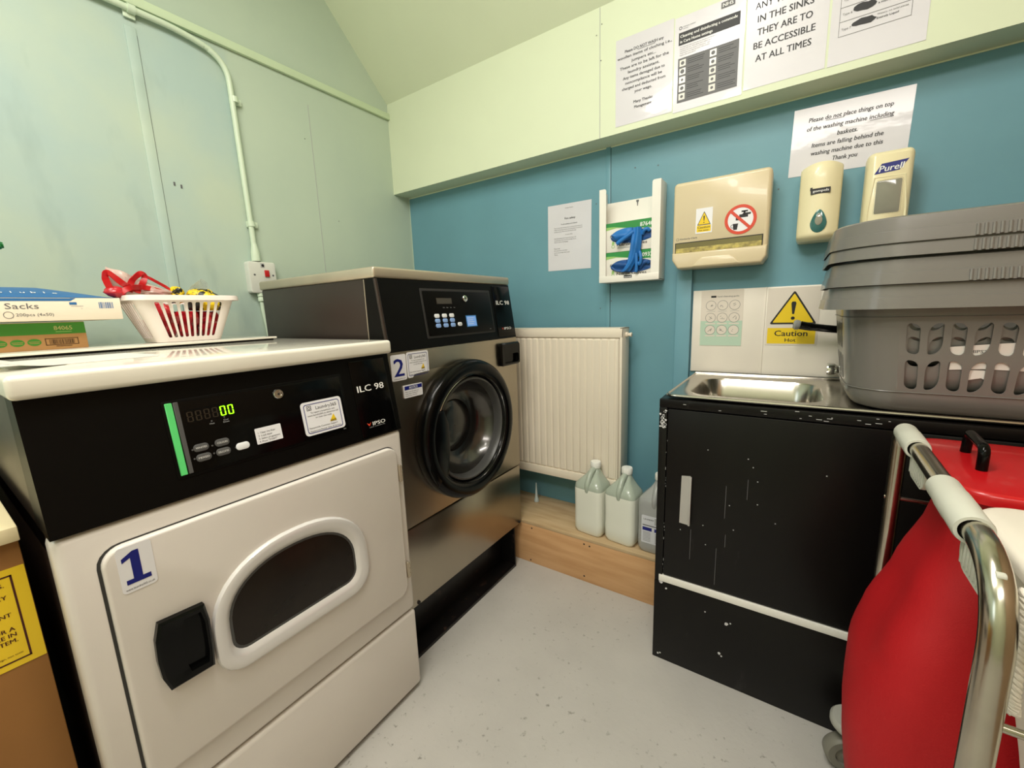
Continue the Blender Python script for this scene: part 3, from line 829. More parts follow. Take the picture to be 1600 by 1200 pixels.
jug(1.196, -.1905, math.radians(84), 'milky white plastic jug, leftmost on the plywood boxing, in front of the radiator')
jug(1.335, -.194, math.radians(84), 'milky white plastic jug in the middle of three on the plywood boxing')
t, R_ = jug(1.473, -.195, math.radians(88), 'clear plastic jug with a grey and navy label, half behind the black sink cabinet', True)
for i_, ang in enumerate((0,)):
    f_ = Fr(V((1.473, -.195, .204)) + R_ @ V((-.0555, 0, 0)), R_ @ V((0, -1, 0)), (0, 0, 1))
    q = MB(); q.prism(rrect(-.046, .045, .046, .160, .004), 0, .0008, M_jlabel, f_)
    q.text('LAUNDRY', -.018, .142, .006, M_ink, f_, .001, 'c', .04, True); q.rect(.004, .128, .04, .155, .0011, M_inklt, f_)
    q.rect(-.042, .118, .042, .122, .0011, M_ink2, f_); q.rect(-.042, .098, -.006, .112, .0011, M_navy, f_); q.rect(.004, .098, .042, .112, .0011, M_navy, f_)
    for k in range(7): q.rect(-.040, .090 - k * .006, -.010, .0915 - k * .006, .0011, M_ink2, f_)
    for k in range(7): q.rect(.006, .090 - k * .006, .038, .0915 - k * .006, .0011, M_ink2, f_)
    q.build('label_sheet', t, label='grey and navy label')

# ================================================================== RADIATOR
rd = thing('radiator', 'cream panel radiator on the blue wall between washer and sink cabinet', 'radiator', (0.98, -0.08, .387))
RX0, RX1, RZ0, RZ1, RY = 0.560, 1.298, .387, 1.082, -.133
q = MB(); prof = []; x = RX0 + .012; pitch = .0333
while x < RX1 - .02:
    for dx, dy in ((0, .0034), (.0025, .0036), (.006, .0006), (.012, 0), (.022, 0), (.0275, .0006), (.031, .0034)):
        if x + dx < RX1 - .014: prof.append((x + dx, RY + dy))
    x += pitch
q.rings([[V((a, b_ + .006, RZ0 + .040)) for a, b_ in prof], [V((a, b_, RZ0 + .048)) for a, b_ in prof], [V((a, b_, RZ1 - .050)) for a, b_ in prof], [V((a, b_ + .006, RZ1 - .042)) for a, b_ in prof]], M_rad, False)
q.box((RX0 + .01, RY + .006, RZ0 + .004), (RX1 - .012, RY + .030, RZ1 - .003), M_rad, .004)
q.build('front_panel', rd, sharp=30)
q = MB(); q.box((RX0, RY - .001, RZ1 - .040), (RX1, RY + .010, RZ1 - .004), M_rad, .003); q.box((RX0, RY, RZ1 - .006), (RX1, -.045, RZ1), M_rad, .002)
q.build('top_grille', rd)
MB().box((RX1 - .010, RY, RZ0 + .002), (RX1, -.045, RZ1), M_rad, .002).build('side_cover', rd)
MB().box((RX0, RY, RZ0 + .002), (RX0 + .010, -.045, RZ1), M_rad, .002).build('side_cover', rd)
MB().box((RX0, RY - .001, RZ0), (RX1, RY + .03, RZ0 + .040), M_rad, .004).build('bottom_rail', rd)
MB().box((RX0 + .02, -.07, RZ0 + .01), (RX1 - .02, -.05, RZ1 - .01), M_rad, .004).build('rear_panel', rd)
q = MB(); q.lathe([(.011, 0), (.011, .008), (.007, .010), (.007, .016), (.009, .018), (.009, .024), (.003, .025)], M_rad, (RX1, -.085, 1.052), (1, 0, 0), 16); q.build('bleed_valve', rd)
for x in (.7, 1.18): MB().box((x, -.05, .45), (x + .03, -.001, 1.0), M_rad).build('wall_bracket', rd)

# ================================================================== SINK CABINET
XC, YC, ZCAB = 1.545, -0.507, 0.8905
XCE = 2.62
sk = thing('sink_cabinet', 'scuffed black painted sink cabinet with white strip across its front', 'cabinet', (2.08, -0.25, 0))
q = MB(); q.box((XC, YC + .02, .0), (XC + .02, -.004, .8625), M_cab); q.box((XCE - .02, YC + .02, .0), (XCE, -.004, .8625), M_cab)
q.box((XC + .02, -.018, 0), (XCE - .02, -.004, .8625), M_cab); q.box((XC + .02, YC + .02, .05), (XCE - .02, -.018, .066), M_cab)
for a_, b_ in (((XC, YC), (XCE, -.462)), ((XC, -.104), (XCE, -.004)), ((XC, -.463), (1.596, -.103)), ((1.962, -.463), (XCE, -.103))):
    q.box((*a_, .862), (*b_, ZCAB - .003), M_cab, .002 if b_[1] == -.462 else 0)
q.box((XC, YC, 0), (XC + .024, YC + .02, .862), M_cab, .002)
q.build('carcass', sk)
q = MB(); q.box((XC + .026, YC - .001, .312), (2.085, YC + .019, .859), M_cab, .002)
rd_ = random.Random(3)
dd = q.build('door', sk)
q = MB(); q.box((2.088, YC - .001, .312), (XCE - .02, YC + .019, .859), M_cab, .002); q.build('door', sk)
q = MB(); q.box((XC, YC - .002, 0.0), (XCE, YC + .018, .284), M_cab, .002); q.build('lower_panel', sk)
q = MB(); q.box((XC + .014, YC - .004, .287), (XCE - .02, YC + .016, .3085), M_strip, .001); q.build('white_strip', sk, label='white strip')
q = MB(); q.prism([(1.615, .505), (1.640, .503), (1.645, .656), (1.641, .660), (1.617, .657)], .001, .004, M_tape, BACK(YC)); q.box((1.640, YC - .010, .503), (1.646, YC - .001, .657), M_tape, .001)
q.build('door_handle', dd, sk, label='silver taped door handle')
q = MB(); F_ = BACK(YC)
for k in range(26):
    a = XC + .004 + rd_.random() * .018; z = .80 + rd_.random() * .055
    q.flat([(a + .0035 * math.cos(t) * (.5 + rd_.random()), z + .003 * math.sin(t) * (.5 + rd_.random())) for t in (0, 1, 2, 3, 4, 5)], .0006, M_chip, F_)
for a, z, s_ in ((1.583, .265, .004), (1.563, .018, .004), (1.570, .022, .003), (1.759, .214, .006), (1.770, .219, .003), (1.745, .105, .005), (1.751, .098, .003), (1.566, .283, .006), (1.70, .23, .003)):
    q.flat([(a + s_ * math.cos(t) * (.6 + .6 * rd_.random()), z + s_ * math.sin(t) * (.6 + .6 * rd_.random())) for t in (0, 1, 2, 3, 4, 5)], .0026, M_chip, F_)
for k in range(17):
    z = rd_.random() * .84 + .01; a = XC + .0235 + rd_.random() * .003
    q.rect(a, z, a + .0011, z + .002 + .010 * rd_.random() ** 2, .0014, M_inklt, F_)
for k in range(16):
    a = XC + .05 + rd_.random() * .48; z = .868 + rd_.random() * .02
    q.rect(a, z - .002, a + .003 + .012 * rd_.random() ** 2, z - .0008, .0006, M_chip, F_)
for a, z, l in ((1.648, .39, .10), (1.737, .55, .10), (1.742, .46, .04), (1.79, .62, .06), (1.72, .33, .12)):
    q.rect(a, z, a + .0012, z + l, .0014, M_ink2, F_)
for k in range(12):
    a = 1.6 + rd_.random() * .4; z = .45 + rd_.random() * .38
    q.rect(a, z, a + .003, z + .003, .0014, M_inklt, F_)
q.build('paint_chips', sk, kind='stuff')

# sink
sn = thing('stainless_sink', 'stainless steel inset sink and drainer on top of the black cabinet', 'sink', (2.05, -0.27, ZCAB))
SX0, SX1, SY0, SY1 = 1.560, 2.58, -.492, -.030
ZS = ZCAB + .008
bowl = rrect(1.612, -.442, 1.945, -.122, .07, 15)
outer = rect_around(bowl, SX0, SY0, 1.985, SY1)
q = MB()
ring = lambda P, z: [V((p[0], p[1], z)) for p in P]
q.rings([ring(outer, ZS), ring(inset(bowl, -.012), ZS), ring(inset(bowl, -.004), ZS - .002), ring(bowl, ZS - .008), ring(inset(bowl, .012), ZS - .07), ring(inset(bowl, .020), ZS - .135), ring(inset(bowl, .040), ZS - .15)], M_sink, True, False, True)
q.build('bowl', sn)
q = MB()
xs = [1.985, 2.03]; zz = [0, 0]
x = 2.03
while x < 2.52:
    xs += [x + .006, x + .012, x + .022, x + .03]; zz += [-.004, -.006, -.006, 0]; x += .03
xs += [SX1]; zz += [0]
q.rings([[V((a, SY0 + .02, ZS)) for a in xs], [V((a, SY0 + .05, ZS + z)) for a, z in zip(xs, zz)], [V((a, SY1 - .06, ZS + z)) for a, z in zip(xs, zz)], [V((a, SY1, ZS)) for a in xs]], M_sink, False)
q.box((1.985, SY0, ZS - .004), (SX1, SY0 + .0201, ZS), M_sink)
q.build('drainer', sn)
q = MB()
q.tube(fillet([(SX0, SY1, ZS - .001), (SX0, SY0, ZS - .001), (SX1, SY0, ZS - .001), (SX1, SY1, ZS - .001), ], .03, 6), .0045, M_sink, 8)
q.tube([(SX0, SY1 + .002, ZS + .001), (SX1, SY1 + .002, ZS + .001)], .005, M_sink, 8)
q.build('rim', sn)
# tap
tp = thing('sink_tap', 'wall tap with long black lever at the right end of the splashback', 'tap', (2.02, -.05, 0.93))
q = MB(); q.tube(spline([(2.06, -.05, 1.066), (1.985, -.062, 1.069), (1.915, -.066, 1.078), (1.885, -.068, 1.084)]), [.011] * 6 + [.012] * 6 + [.0135] * 5 + [.014] * 2, M_blackgl, 14); q.build('lever', tp)
q = MB(); q.lathe([(.012, 0), (.016, .004), (.017, .014), (.012, .020), (.002, .021)], mat('clear_knob', s2l(150, 150, 146), .1, coat=.5), (1.885, -.068, 1.084), (-1, -.05, .15), 18); q.build('lever_tip', tp)
q = MB(); q.lathe([(.030, 0), (.030, .006), (.022, .012), (.020, .06), (.024, .07), (.024, .12), (.016, .14), (.014, .18)], M_chrome, (2.04, -.05, .898), seg=24, cap0=True, cap1=True)
q.build('body', tp)
q = MB(); q.lathe([(.019, 0), (.020, .006), (.019, .02), (.013, .026), (.013, .045)], M_chrome, (1.968, -.05, .938), (1, 0, 0), 20, True); q.build('inlet_nut', tp)

# splashback
sp = thing('splashback_panel', 'white splashback panel with a vertical seam behind the sink', 'splashback', (1.85, 0, .898))
q = MB(); q.box((1.536, -.010, .9035), (1.7785, 0, 1.216), M_tile, .002); q.build('panel', sp)
q = MB(); q.box((1.7795, -.011, .9035), (2.35, 0, 1.216), M_tile, .002); q.build('panel', sp)
q = MB(); q.box((1.776, -.0122, .9035), (1.7795, -.004, 1.2165), M_tile, .001); q.build('joint_strip', sp)


def circle_ring(q, a, b, r, t_, m, fr, c, n=24):
    q.rings([[fr(*p, c) for p in circ(a, b, r, n=n)], [fr(*p, c) for p in circ(a, b, r - t_, n=n)]], m)


q = MB(); F_ = BACK(-.0105)
q.prism(rrect(1.566, 1.006, 1.709, 1.2145, .004), 0, .0008, M_guide, F_)
q.rect(1.5665, 1.0065, 1.7085, 1.10, .0010, M_guideg, F_)
q.rect(1.600, 1.187, 1.618, 1.194, .0011, M_ink, F_); q.text('hand cleansing guide', 1.622, 1.188, .0055, M_ink2, F_, .0012, 'l', .072)
for j in range(3):
    for i in range(3):
        a = 1.601 + i * .040; z = 1.158 - j * .046
        q.flat(circ(a, z, .0175, n=24), .0012, M_guide, F_); circle_ring(q, a, z, .018, .0011, M_ink2, F_, .0014)
        r_ = random.Random(i * 7 + j)
        for k in range(3):
            x0, z0 = a + (r_.random() - .5) * .014, z + (r_.random() - .5) * .014
            x1, z1 = a + (r_.random() - .5) * .018, z + (r_.random() - .5) * .016
            d = V((z0 - z1, x1 - x0)); d = d.normalized() * .0006 if d.length > 0 else V((.0006, 0))
            q.flat([(x0 - d.x, z0 - d.y), (x1 - d.x, z1 - d.y), (x1 + d.x, z1 + d.y), (x0 + d.x, z0 + d.y)], .0015, M_ink2, F_)
        q.rect(a - .015, z - .0225, a + .015, z - .0215, .0014, M_inklt, F_) if j < 1 else q.rect(a - .017, z - .0245, a + .017, z - .0195, .0014, M_guide, F_)
tag(q.build('hand_cleansing_poster', loc=(1.637, -.0105, 1.006)), 'small poster of nine circled hand washing steps, pale green lower half, on splashback', 'poster')


def warn_tri(q, ax, zb, w_, h_, fr, c, ms=1.0):
    P = lambda s_: [(ax + (x) * s_ * w_ / 2, zb + h_ * .36 + (y - .36) * s_ * h_) for x, y in ((-1, 0), (1, 0), (0, 1))]

    def rnd3(T, r):
        out = []
        for i in range(3):
            p0, p1, p2 = V(T[i - 1]), V(T[i]), V(T[(i + 1) % 3])
            a = p1 + (p0 - p1).normalized() * r; b_ = p1 + (p2 - p1).normalized() * r
            for k in range(5):
                t_ = k / 4; out.append(((1 - t_) ** 2 * a + 2 * t_ * (1 - t_) * p1 + t_ * t_ * b_)[:])
        return out
    q.flat(rnd3(P(1.0), .06 * w_), c, M_ink, fr); q.flat(rnd3(P(.86), .03 * w_), c + .0003, M_yel, fr)
    c += .0006
    k = w_
    q.flat([(ax - .022 * k, zb + .30 * h_), (ax + .022 * k, zb + .30 * h_), (ax + .052 * k, zb + .62 * h_), (ax + .035 * k, zb + .67 * h_), (ax - .035 * k, zb + .67 * h_), (ax - .052 * k, zb + .62 * h_)], c, M_ink, fr)
    q.flat(circ(ax, zb + .18 * h_, .042 * k, n=14), c, M_ink, fr)


q = MB(); F_ = BACK(-.0115)
q.prism(rrect(1.784, 1.012, 1.936, 1.211, .002), 0, .0012, M_guide, F_)
warn_tri(q, 1.8625, 1.085, .138, .116, F_, .0016)
q.rect(1.790, 1.017, 1.930, 1.072, .0016, M_yel, F_)
q.text('Caution', 1.860, 1.044, .0195, M_ink, F_, .002, 'c', .096, True); q.text('Hot', 1.860, 1.024, .012, M_ink, F_, .002, 'c', .032, True)
tag(q.build('hot_caution_sign', loc=(1.86, -.0115, 1.012)), 'yellow warning sign reading Caution Hot behind the black tap lever', 'sign')

# ================================================================== PAPERS


def paper(name, label, x0, z0, x1, z1, y, m, fn, rot=0.0, cat='notice'):
    cx, cz_ = (x0 + x1) / 2, (z0 + z1) / 2
    fr = Fr((cx, y, cz_), (math.cos(rot), 0, math.sin(rot)), (-math.sin(rot), 0, math.cos(rot)))
    w_, h_ = x1 - x0, z1 - z0
    q = MB(); nx, nz = 10, 12; r_ = random.Random(hash(name) % 99 if False else int(x0 * 1000))
    # gently curled sheet with thickness
    def cu(u_, v_): return .0008 + .0012 * max(0, abs(u_) - .6) * (1 if v_ < 0 else .3)
    fr_pts = [[fr(w_ / 2 * (2 * i / nx - 1), h_ / 2 * (2 * j / nz - 1), cu(2 * i / nx - 1, 2 * j / nz - 1)) for i in range(nx + 1)] for j in range(nz + 1)]
    q.rings(fr_pts, m, False)
    q.rect(-w_ / 2, -h_ / 2, w_ / 2, h_ / 2, 0.0002, m, fr)
    fn(q, fr, w_, h_)
    return tag(q.build(name, loc=(cx, y, z0)), label, cat)


TC = .0016


def lines(q, fr, rows, z_top, dz, h, m=M_ink, bold=False, cx=0.0, k=1.0, slant=0.0, wfit=None):
    z = z_top
    for r_ in rows:
        if r_: q.text(r_, cx, z, h, m, fr, TC, 'c', None if not wfit else wfit * len(r_), bold, slant=slant)
        z -= dz


def under(q, fr, a0, a1, z, t_, m=M_ink):
    q.rect(a0, z - t_, a1, z, TC, m, fr)


def p1(q, fr, w_, h_):
    lines(q, fr, ['Please DO NOT WASH any', 'woollen items of clothing i.e.,', 'jumpers etc...', 'These are to be left for the', 'laundry assistant.', 'Any items damaged due to', 'noncompliance will be', 'charged and deducted from', 'your wage.', '', 'Many Thanks', 'Management'], .095, .0175, .0092, M_ink, True, 0, wfit=.0062)
    under(q, fr, -.022, .040, .0925, .001)


paper('wool_notice', 'white notice about not washing woollen items, leftmost sheet on the pale bulkhead', 1.254, 1.835, 1.458, 2.125, YB, M_paper, p1)


def p2(q, fr, w_, h_):
    q.rect(.035, .122, .075, .140, TC, M_ink2, fr); q.text('NHS', .055, .126, .010, M_whitelet, fr, TC + .0003, 'c', .03, True)
    circle_ring(q, -.088, .112, .005, .0015, M_ink, fr, TC); q.text('Infection control', -.080, .112, .004, M_ink2, fr, TC, 'l'); q.text('service', -.080, .106, .004, M_ink2, fr, TC, 'l')
    q.rect(-.093, .060, .092, .098, TC, M_ink, fr)
    q.text('Cleaning and disinfecting a commode', -.088, .082, .0085, M_whitelet, fr, TC + .0003, 'l', .172, True); q.text('in Care Home settings', -.088, .066, .0085, M_whitelet, fr, TC + .0003, 'l', .10, True)
    for k in range(5): q.text(('It is important that commodes are cleaned and disinfected', 'between each use. Wear gloves and a plastic apron', 'and follow the steps shown in the pictures below', 'Wash hands with soap and water when finished', 'Replace the commode lid')[k], -.088, .052 - k * .0062, .0034, M_ink2, fr, TC, 'l')
    q.rect(-.093, -.118, .092, .020, TC, M_ink2, fr); r_ = random.Random(5)
    for j in range(5):
        for i in range(2):
            a = -.088 + i * .095; z = -.006 - j * .026
            q.rect(a, z, a + .020, z + .020, TC + .0003, M_paper2, fr)
            q.flat(circ(a + .01, z + .01, .004 + .003 * r_.random(), n=8), TC + .0005, M_ink2, fr)
            for k in range(3): q.rect(a + .026, z + .003 + k * .006, a + .06 + .02 * r_.random(), z + .0045 + k * .006, TC + .0003, M_ink, fr)


paper('commode_cleaning_poster', 'printed guide with black heading band and grey table, second sheet on the pale bulkhead', 1.462, 1.828, 1.674, 2.12, YB, M_paper, p2, .0, 'poster')


def p3(q, fr, w_, h_):
    for i, (s_, wd_) in enumerate((('ANY WASHING', .158), ('IN THE SINKS', .142), ('THEY ARE TO', .140), ('BE ACCESSIBLE', .157), ('AT ALL TIMES', .143))):
        q.text(s_, -.004, .073 - i * .0365, .0185, M_ink, fr, TC, 'c', wd_, True)


paper('sink_access_notice', 'white notice in large capitals about keeping the sinks accessible, on the pale bulkhead', 1.679, 1.836, 1.889, 2.13, YB, M_paper, p3)


def p4(q, fr, w_, h_):
    for z in (-.077, -.040, -.004, .032, .068, .104): q.rect(-.085, z, .070, z + .001, TC, M_ink2, fr)
    for a in (-.085, .069): q.rect(a, -.077, a + .001, .105, TC, M_ink2, fr)
    r_ = random.Random(2)
    for i, (z, tt, l1, l2) in enumerate(((-.066, 'Type 7', 'Watery, no solid pieces', 'Entirely Liquid'), (-.028, 'Type 6', 'Fluffy pieces with ragged edges', 'a mushy stool'), (.008, 'Type 5', 'Soft blobs with clear edges', ''), (.044, 'Type 4', 'Smooth and soft', ''))):
        q.text(tt, -.079, z + .004, .0055, M_ink2, fr, TC, 'l')
        bl = [(-.030 + (.024 + .004 * r_.random()) * math.cos(t_ / 14 * 2 * PI), z + .012 + (.007 + .005 * r_.random()) * math.sin(t_ / 14 * 2 * PI)) for t_ in range(14)]
        q.flat(bl, TC, M_ink, fr)
        q.text(l1, -.002, z + .016, .0045, M_ink2, fr, TC, 'l', .064); q.text(l2, -.002, z + .006, .005, M_ink, fr, TC, 'l', .045, True) if l2 else None


paper('stool_chart', 'white sheet with a ruled chart of dark blobs, rightmost on the pale bulkhead', 1.895, 1.835, 2.105, 2.13, YB, M_paper, p4, .0, 'poster')


def p5(q, fr, w_, h_):
    rows = (('Please do not place things on top', .205, .057), ('of the washing machine including', .212, .031), ('baskets.', .05, .005), ('Items are falling behind the', .176, -.020), ('washing machine due to this', .178, -.044), ('Thank you', .062, -.068))
    for s_, wd_, z in rows: q.text(s_, -.002, z, .0128, M_ink, fr, TC, 'c', wd_, True, slant=.12)
    under(q, fr, -.060, -.018, .0545, .0012); under(q, fr, .050, .104, .0285, .0012)


paper('washing_machine_notice', 'laminated landscape notice about placing things on the washing machine, above the dispensers', 1.819, 1.569, 2.112, 1.773, 0, M_paper, p5, -.022)


def p6(q, fr, w_, h_):
    q.text('A Report Notice', .0, .123, .004, M_ink2, fr, TC, 'c'); q.text('Fire safety', .005, .077, .008, M_ink, fr, TC, 'c', .052, True)
    q.text('To all residents and visitors', 0, .055, .005, M_ink2, fr, TC, 'c', .08, True)
    r_ = random.Random(4)
    for k in range(3): q.text(('Please be aware that a fire alarm test is carried out every week in this', 'building. Staff will tell you when the test is due and what to do if the alarm', 'sounds at any other time during the day')[k], -.075, .041 - k * .008, .0042, M_ink2, fr, TC, 'l', .14 - .03 * (k == 2))
    q.text('In case of fire', 0, .010, .0045, M_ink2, fr, TC, 'c')
    for k in range(3): q.text(('Leave the building by the nearest exit and go to the', 'assembly point at the front of the building. Do not', 'stop to collect belongings')[k], -.075, -.004 - k * .008, .0042, M_ink2, fr, TC, 'l', .11 - .04 * (k == 2))
    for k in range(4): q.text(('Please keep', 'fire exits clear at all times', 'and do not wedge doors open', 'Thanks')[k], -.075, -.048 - k * .009, .0045, M_ink2, fr, TC, 'l')


paper('fire_safety_notice', 'laminated fire safety sheet on the blue wall above the washing machine', .896, 1.340, 1.109, 1.626, 0, M_paper, p6, -.012)

# ================================================================== GLOVE HOLDER + GLOVES
gh = thing('glove_box_holder', 'white metal wall holder for two glove boxes on the blue wall', 'holder', (1.30, 0, 1.266))
GX0, GX1, GZ0, GZ1, GY = 1.181, 1.423, 1.266, 1.600, -.083
q = MB(); q.box((GX0, -.004, GZ0), (GX1, 0, GZ1 - .008), M_holder); q.flat([(1.309, 1.565), (1.312, 1.565), (1.313, 1.578), (1.3155, 1.582), (1.3155, 1.588), (1.305, 1.588), (1.305, 1.582), (1.308, 1.578)], .0044, M_ink2, BACK(0)); q.build('back_plate', gh)
for s_ in (0, 1):
    xa, xb, xf = (GX0, GX0 + .003, GX0 + .028) if s_ == 0 else (GX1 - .003, GX1, GX1 - .032)
    q = MB(); q.box((xa, GY, GZ0), (xb, 0, GZ1 + .030), M_holder, .001)
    q.prism(rrect(min(xa, xf), GZ0, max(xb, xf), GZ1 + .030, .001, 4, (.001, .001, .001 if s_ else .008, .008 if s_ else .001)), .0, .003, M_holder, BACK(GY))
    q.build('side_rail', gh)
q = MB(); q.box((GX0, GY, GZ0), (GX1, 0, GZ0 + .003), M_holder); q.box((GX0 - .0004, GY - .0042, GZ0 - .0004), (GX1 + .0004, GY, GZ0 + .026), M_holder, .001)
F_ = BACK(GY - .0042); q.rect(1.286, 1.279, 1.318, 1.290, .0004, M_ink, F_); q.text('bunzl', 1.302, 1.281, .006, M_whitelet, F_, .0008, 'c', .026, True); q.build('front_lip', gh)
def glove_front(q, z0, z1, num, F_):
    h_ = z1 - z0
    q.flat([(1.186, z1 - .014), (1.30, z1 - .026), (1.418, z1 - .040), (1.418, z1), (1.186, z1)], .0004, M_boxg, F_)
    q.flat([(1.186, z1 - .014), (1.24, z1 - .016), (1.30, z1 - .026), (1.25, z1 - .021), (1.186, z1 - .030)], .0006, M_boxlg, F_)
    q.text(num, 1.370, z1 - .0265, .0155, M_whitelet, F_, .0008, 'c', .050, True); q.text('powder free', 1.372, z1 - .036, .004, M_whitelet, F_, .0008, 'c')
    q.text('Pro', 1.224, z1 - .056, .010, M_ink2, F_, .0008, 'l', .030, True, slant=.2); q.text('form', 1.255, z1 - .056, .010, M_inklt, F_, .0008, 'l', .036, slant=.2)
    q.text('Nitrile Gloves', 1.253, z0 + .022, .011, M_ink, F_, .0008, 'l', .12, True); q.rect(1.254, z0 + .013, 1.33, z0 + .015, .0008, M_inklt, F_)
    circle_ring(q, 1.237, z0 + .022, .007, .002, M_boxlg, F_, .0008, 16); q.flat([(1.231, z0 + .03), (1.243, z0 + .03), (1.240, z0 + .042), (1.234, z0 + .042)], .0008, M_boxlg, F_)


for z0, z1, num, lab in ((1.3845, 1.4975, '87640', 'white and green glove box, upper one in the wall holder'), (1.2705, 1.3835, '40932', 'white and green glove box, lower one in the wall holder')):
    t = thing('glove_box', lab, 'box', (1.30, -.04, z0), 0, 'glove boxes in the holder')
    q = MB(); q.box((1.186, -.078, z0), (1.418, -.005, z1), M_boxw, .0015); F_ = BACK(-.078); glove_front(q, z0, z1, num, F_); q.build('carton', t)
    q = MB(); cxo, czo = 1.315, z0 + .055
    q.rings([[F_(cxo + .088 * s_ * math.cos(a), czo + .026 * s_ * math.sin(a), .0012 + .006 * (1 - s_) + .003 * noise.noise(V((cxo + 9 * s_ * math.cos(a), z0 * 9, 9 * s_ * math.sin(a))))) for a in [2 * PI * k / 40 for k in range(40)]] for s_ in (1, .85, .7, .5, .3, .1)], M_gloved, True, False, True)
    q.build('opening', t, label='oval opening full of blue gloves')


def drape(q, rows, m, folds, amp, seed, y0=-.088, bulge=.012, nu=20):
    """soft rubber sheet with depth: rows = (left point, right point) in (x, z); folds run along the rows' crossing"""
    n = len(rows); rr_ = []
    for j, ((xa, za), (xb, zb_)) in enumerate(rows):
        v_ = j / (n - 1); row = []
        for i in range(2 * nu):
            front = i < nu; u_ = i / (nu - 1) if front else 1 - (i - nu) / (nu - 1)
            e_ = math.sqrt(max(0, 1 - (2 * u_ - 1) ** 2))
            f_ = amp * math.sin(folds * u_ * 2 * PI + seed + 1.5 * v_) + amp * .8 * noise.noise(V((u_ * 3, v_ * 4, seed)))
            y = y0 - (bulge * e_ + f_ * min(1, e_ * 1.6) + .004 if front else 0)
            row.append(V((xa + (xb - xa) * u_, y, za + (zb_ - za) * u_)))
        rr_.append(row)
    q.rings(rr_, m, True, True, True)


def rows_between(L_, R_, n=4):
    A = spline([(a, 0, b_) for a, b_ in L_], n); B_ = spline([(a, 0, b_) for a, b_ in R_], n)
    return [((p.x, p.z), (r.x, r.z)) for p, r in zip(A, B_)]


g1 = thing('nitrile_glove', 'blue nitrile glove hanging down from the upper glove box', 'glove', (1.33, -.09, 1.29), 0, 'blue nitrile gloves')
q = MB(); drape(q, rows_between([(1.322, 1.466), (1.319, 1.445), (1.315, 1.42), (1.311, 1.39), (1.306, 1.362), (1.299, 1.335), (1.284, 1.312), (1.272, 1.303)],
                                [(1.354, 1.466), (1.357, 1.445), (1.356, 1.42), (1.354, 1.39), (1.347, 1.362), (1.335, 1.338), (1.322, 1.316), (1.312, 1.303)]), M_glove, 1.6, .0035, 1); q.build('hand', g1, sharp=60)
for pth, r_ in (([(1.338, -.098, 1.37), (1.340, -.099, 1.335), (1.339, -.097, 1.305), (1.337, -.096, 1.299)], .0065), ([(1.351, -.097, 1.375), (1.357, -.101, 1.352), (1.356, -.100, 1.334), (1.350, -.097, 1.327), (1.346, -.097, 1.337)], .0062)):
    q = MB(); P_ = spline(pth, 6); q.tube(P_, [r_] * (len(P_) - 3) + [r_ * .9, r_ * .7, r_ * .35], M_glove, 10); q.build('finger', g1)
g2 = thing('nitrile_glove', 'blue nitrile glove bunched to the left in the upper box opening', 'glove', (1.27, -.09, 1.42), 0, 'blue nitrile gloves')
q = MB(); drape(q, rows_between([(1.234, 1.440), (1.25, 1.425), (1.275, 1.423), (1.30, 1.425), (1.318, 1.432)], [(1.240, 1.456), (1.255, 1.464), (1.28, 1.470), (1.30, 1.471), (1.318, 1.470)]), M_glove, 1.2, .003, 4, -.082, .010); q.build('palm', g2, sharp=60)
q = MB(); P_ = spline([(1.325, -.096, 1.452), (1.30, -.100, 1.436), (1.272, -.099, 1.420), (1.259, -.097, 1.411)], 6); q.tube(P_, [.0085] * (len(P_) - 3) + [.008, .0065, .003], M_glove, 10); q.build('finger', g2)
q = MB(); P_ = spline([(1.358, -.088, 1.440), (1.366, -.094, 1.452), (1.376, -.092, 1.456), (1.384, -.086, 1.450)], 6); q.tube(P_, .007, M_glove, 10); q.build('finger', g2)
g3 = thing('nitrile_glove', 'blue nitrile glove bunched in the lower box opening', 'glove', (1.30, -.09, 1.31), 0, 'blue nitrile gloves')
q = MB(); drape(q, rows_between([(1.234, 1.322), (1.25, 1.308), (1.275, 1.303), (1.30, 1.304)], [(1.240, 1.338), (1.255, 1.346), (1.278, 1.350), (1.296, 1.350)]), M_gloved, 1.3, .003, 8, -.081, .007); q.build('palm', g3, sharp=60)
q = MB(); P_ = spline([(1.35, -.082, 1.315), (1.362, -.088, 1.330), (1.376, -.086, 1.336), (1.384, -.082, 1.330)], 6); q.tube(P_, .008, M_gloved, 10); q.build('finger', g3)

# ================================================================== TOWEL DISPENSER
td = thing('paper_towel_dispenser', 'beige paper towel dispenser with a red no-drinking symbol on the blue wall', 'dispenser', (1.63, 0, 1.30))
TY = -.10
ol = rrect(1.472, 1.330, 1.777, 1.597, .012, 5, (.014, .014, .016, .014))
q = MB(); F_ = BACK(0)
q.rings([[F_(1.625 + (p[0] - 1.625) * .97, 1.46 + (p[1] - 1.46) * .97, .0) for p in ol], [F_(*p, .03) for p in ol], [F_(*p, .088) for p in ol], [F_(*p, .096) for p in inset(ol, .003)], [F_(*p, .100) for p in inset(ol, .010)]], M_beige, True, True, True)
tb = q.build('housing', td)
q = MB(); lo = [(1.474, 1.352), (1.474, 1.328), (1.494, 1.296), (1.762, 1.296), (1.776, 1.318), (1.776, 1.352)]
q.prism(lo[::-1], .004, .108, M_beige, F_, .008, 3)
q.prism([(1.545, 1.300), (1.565, 1.322), (1.580, 1.331), (1.665, 1.331), (1.680, 1.322), (1.698, 1.300)][::-1], .1, .1105, M_beige, F_, .004, 2)
q.build('outlet_lip', td)
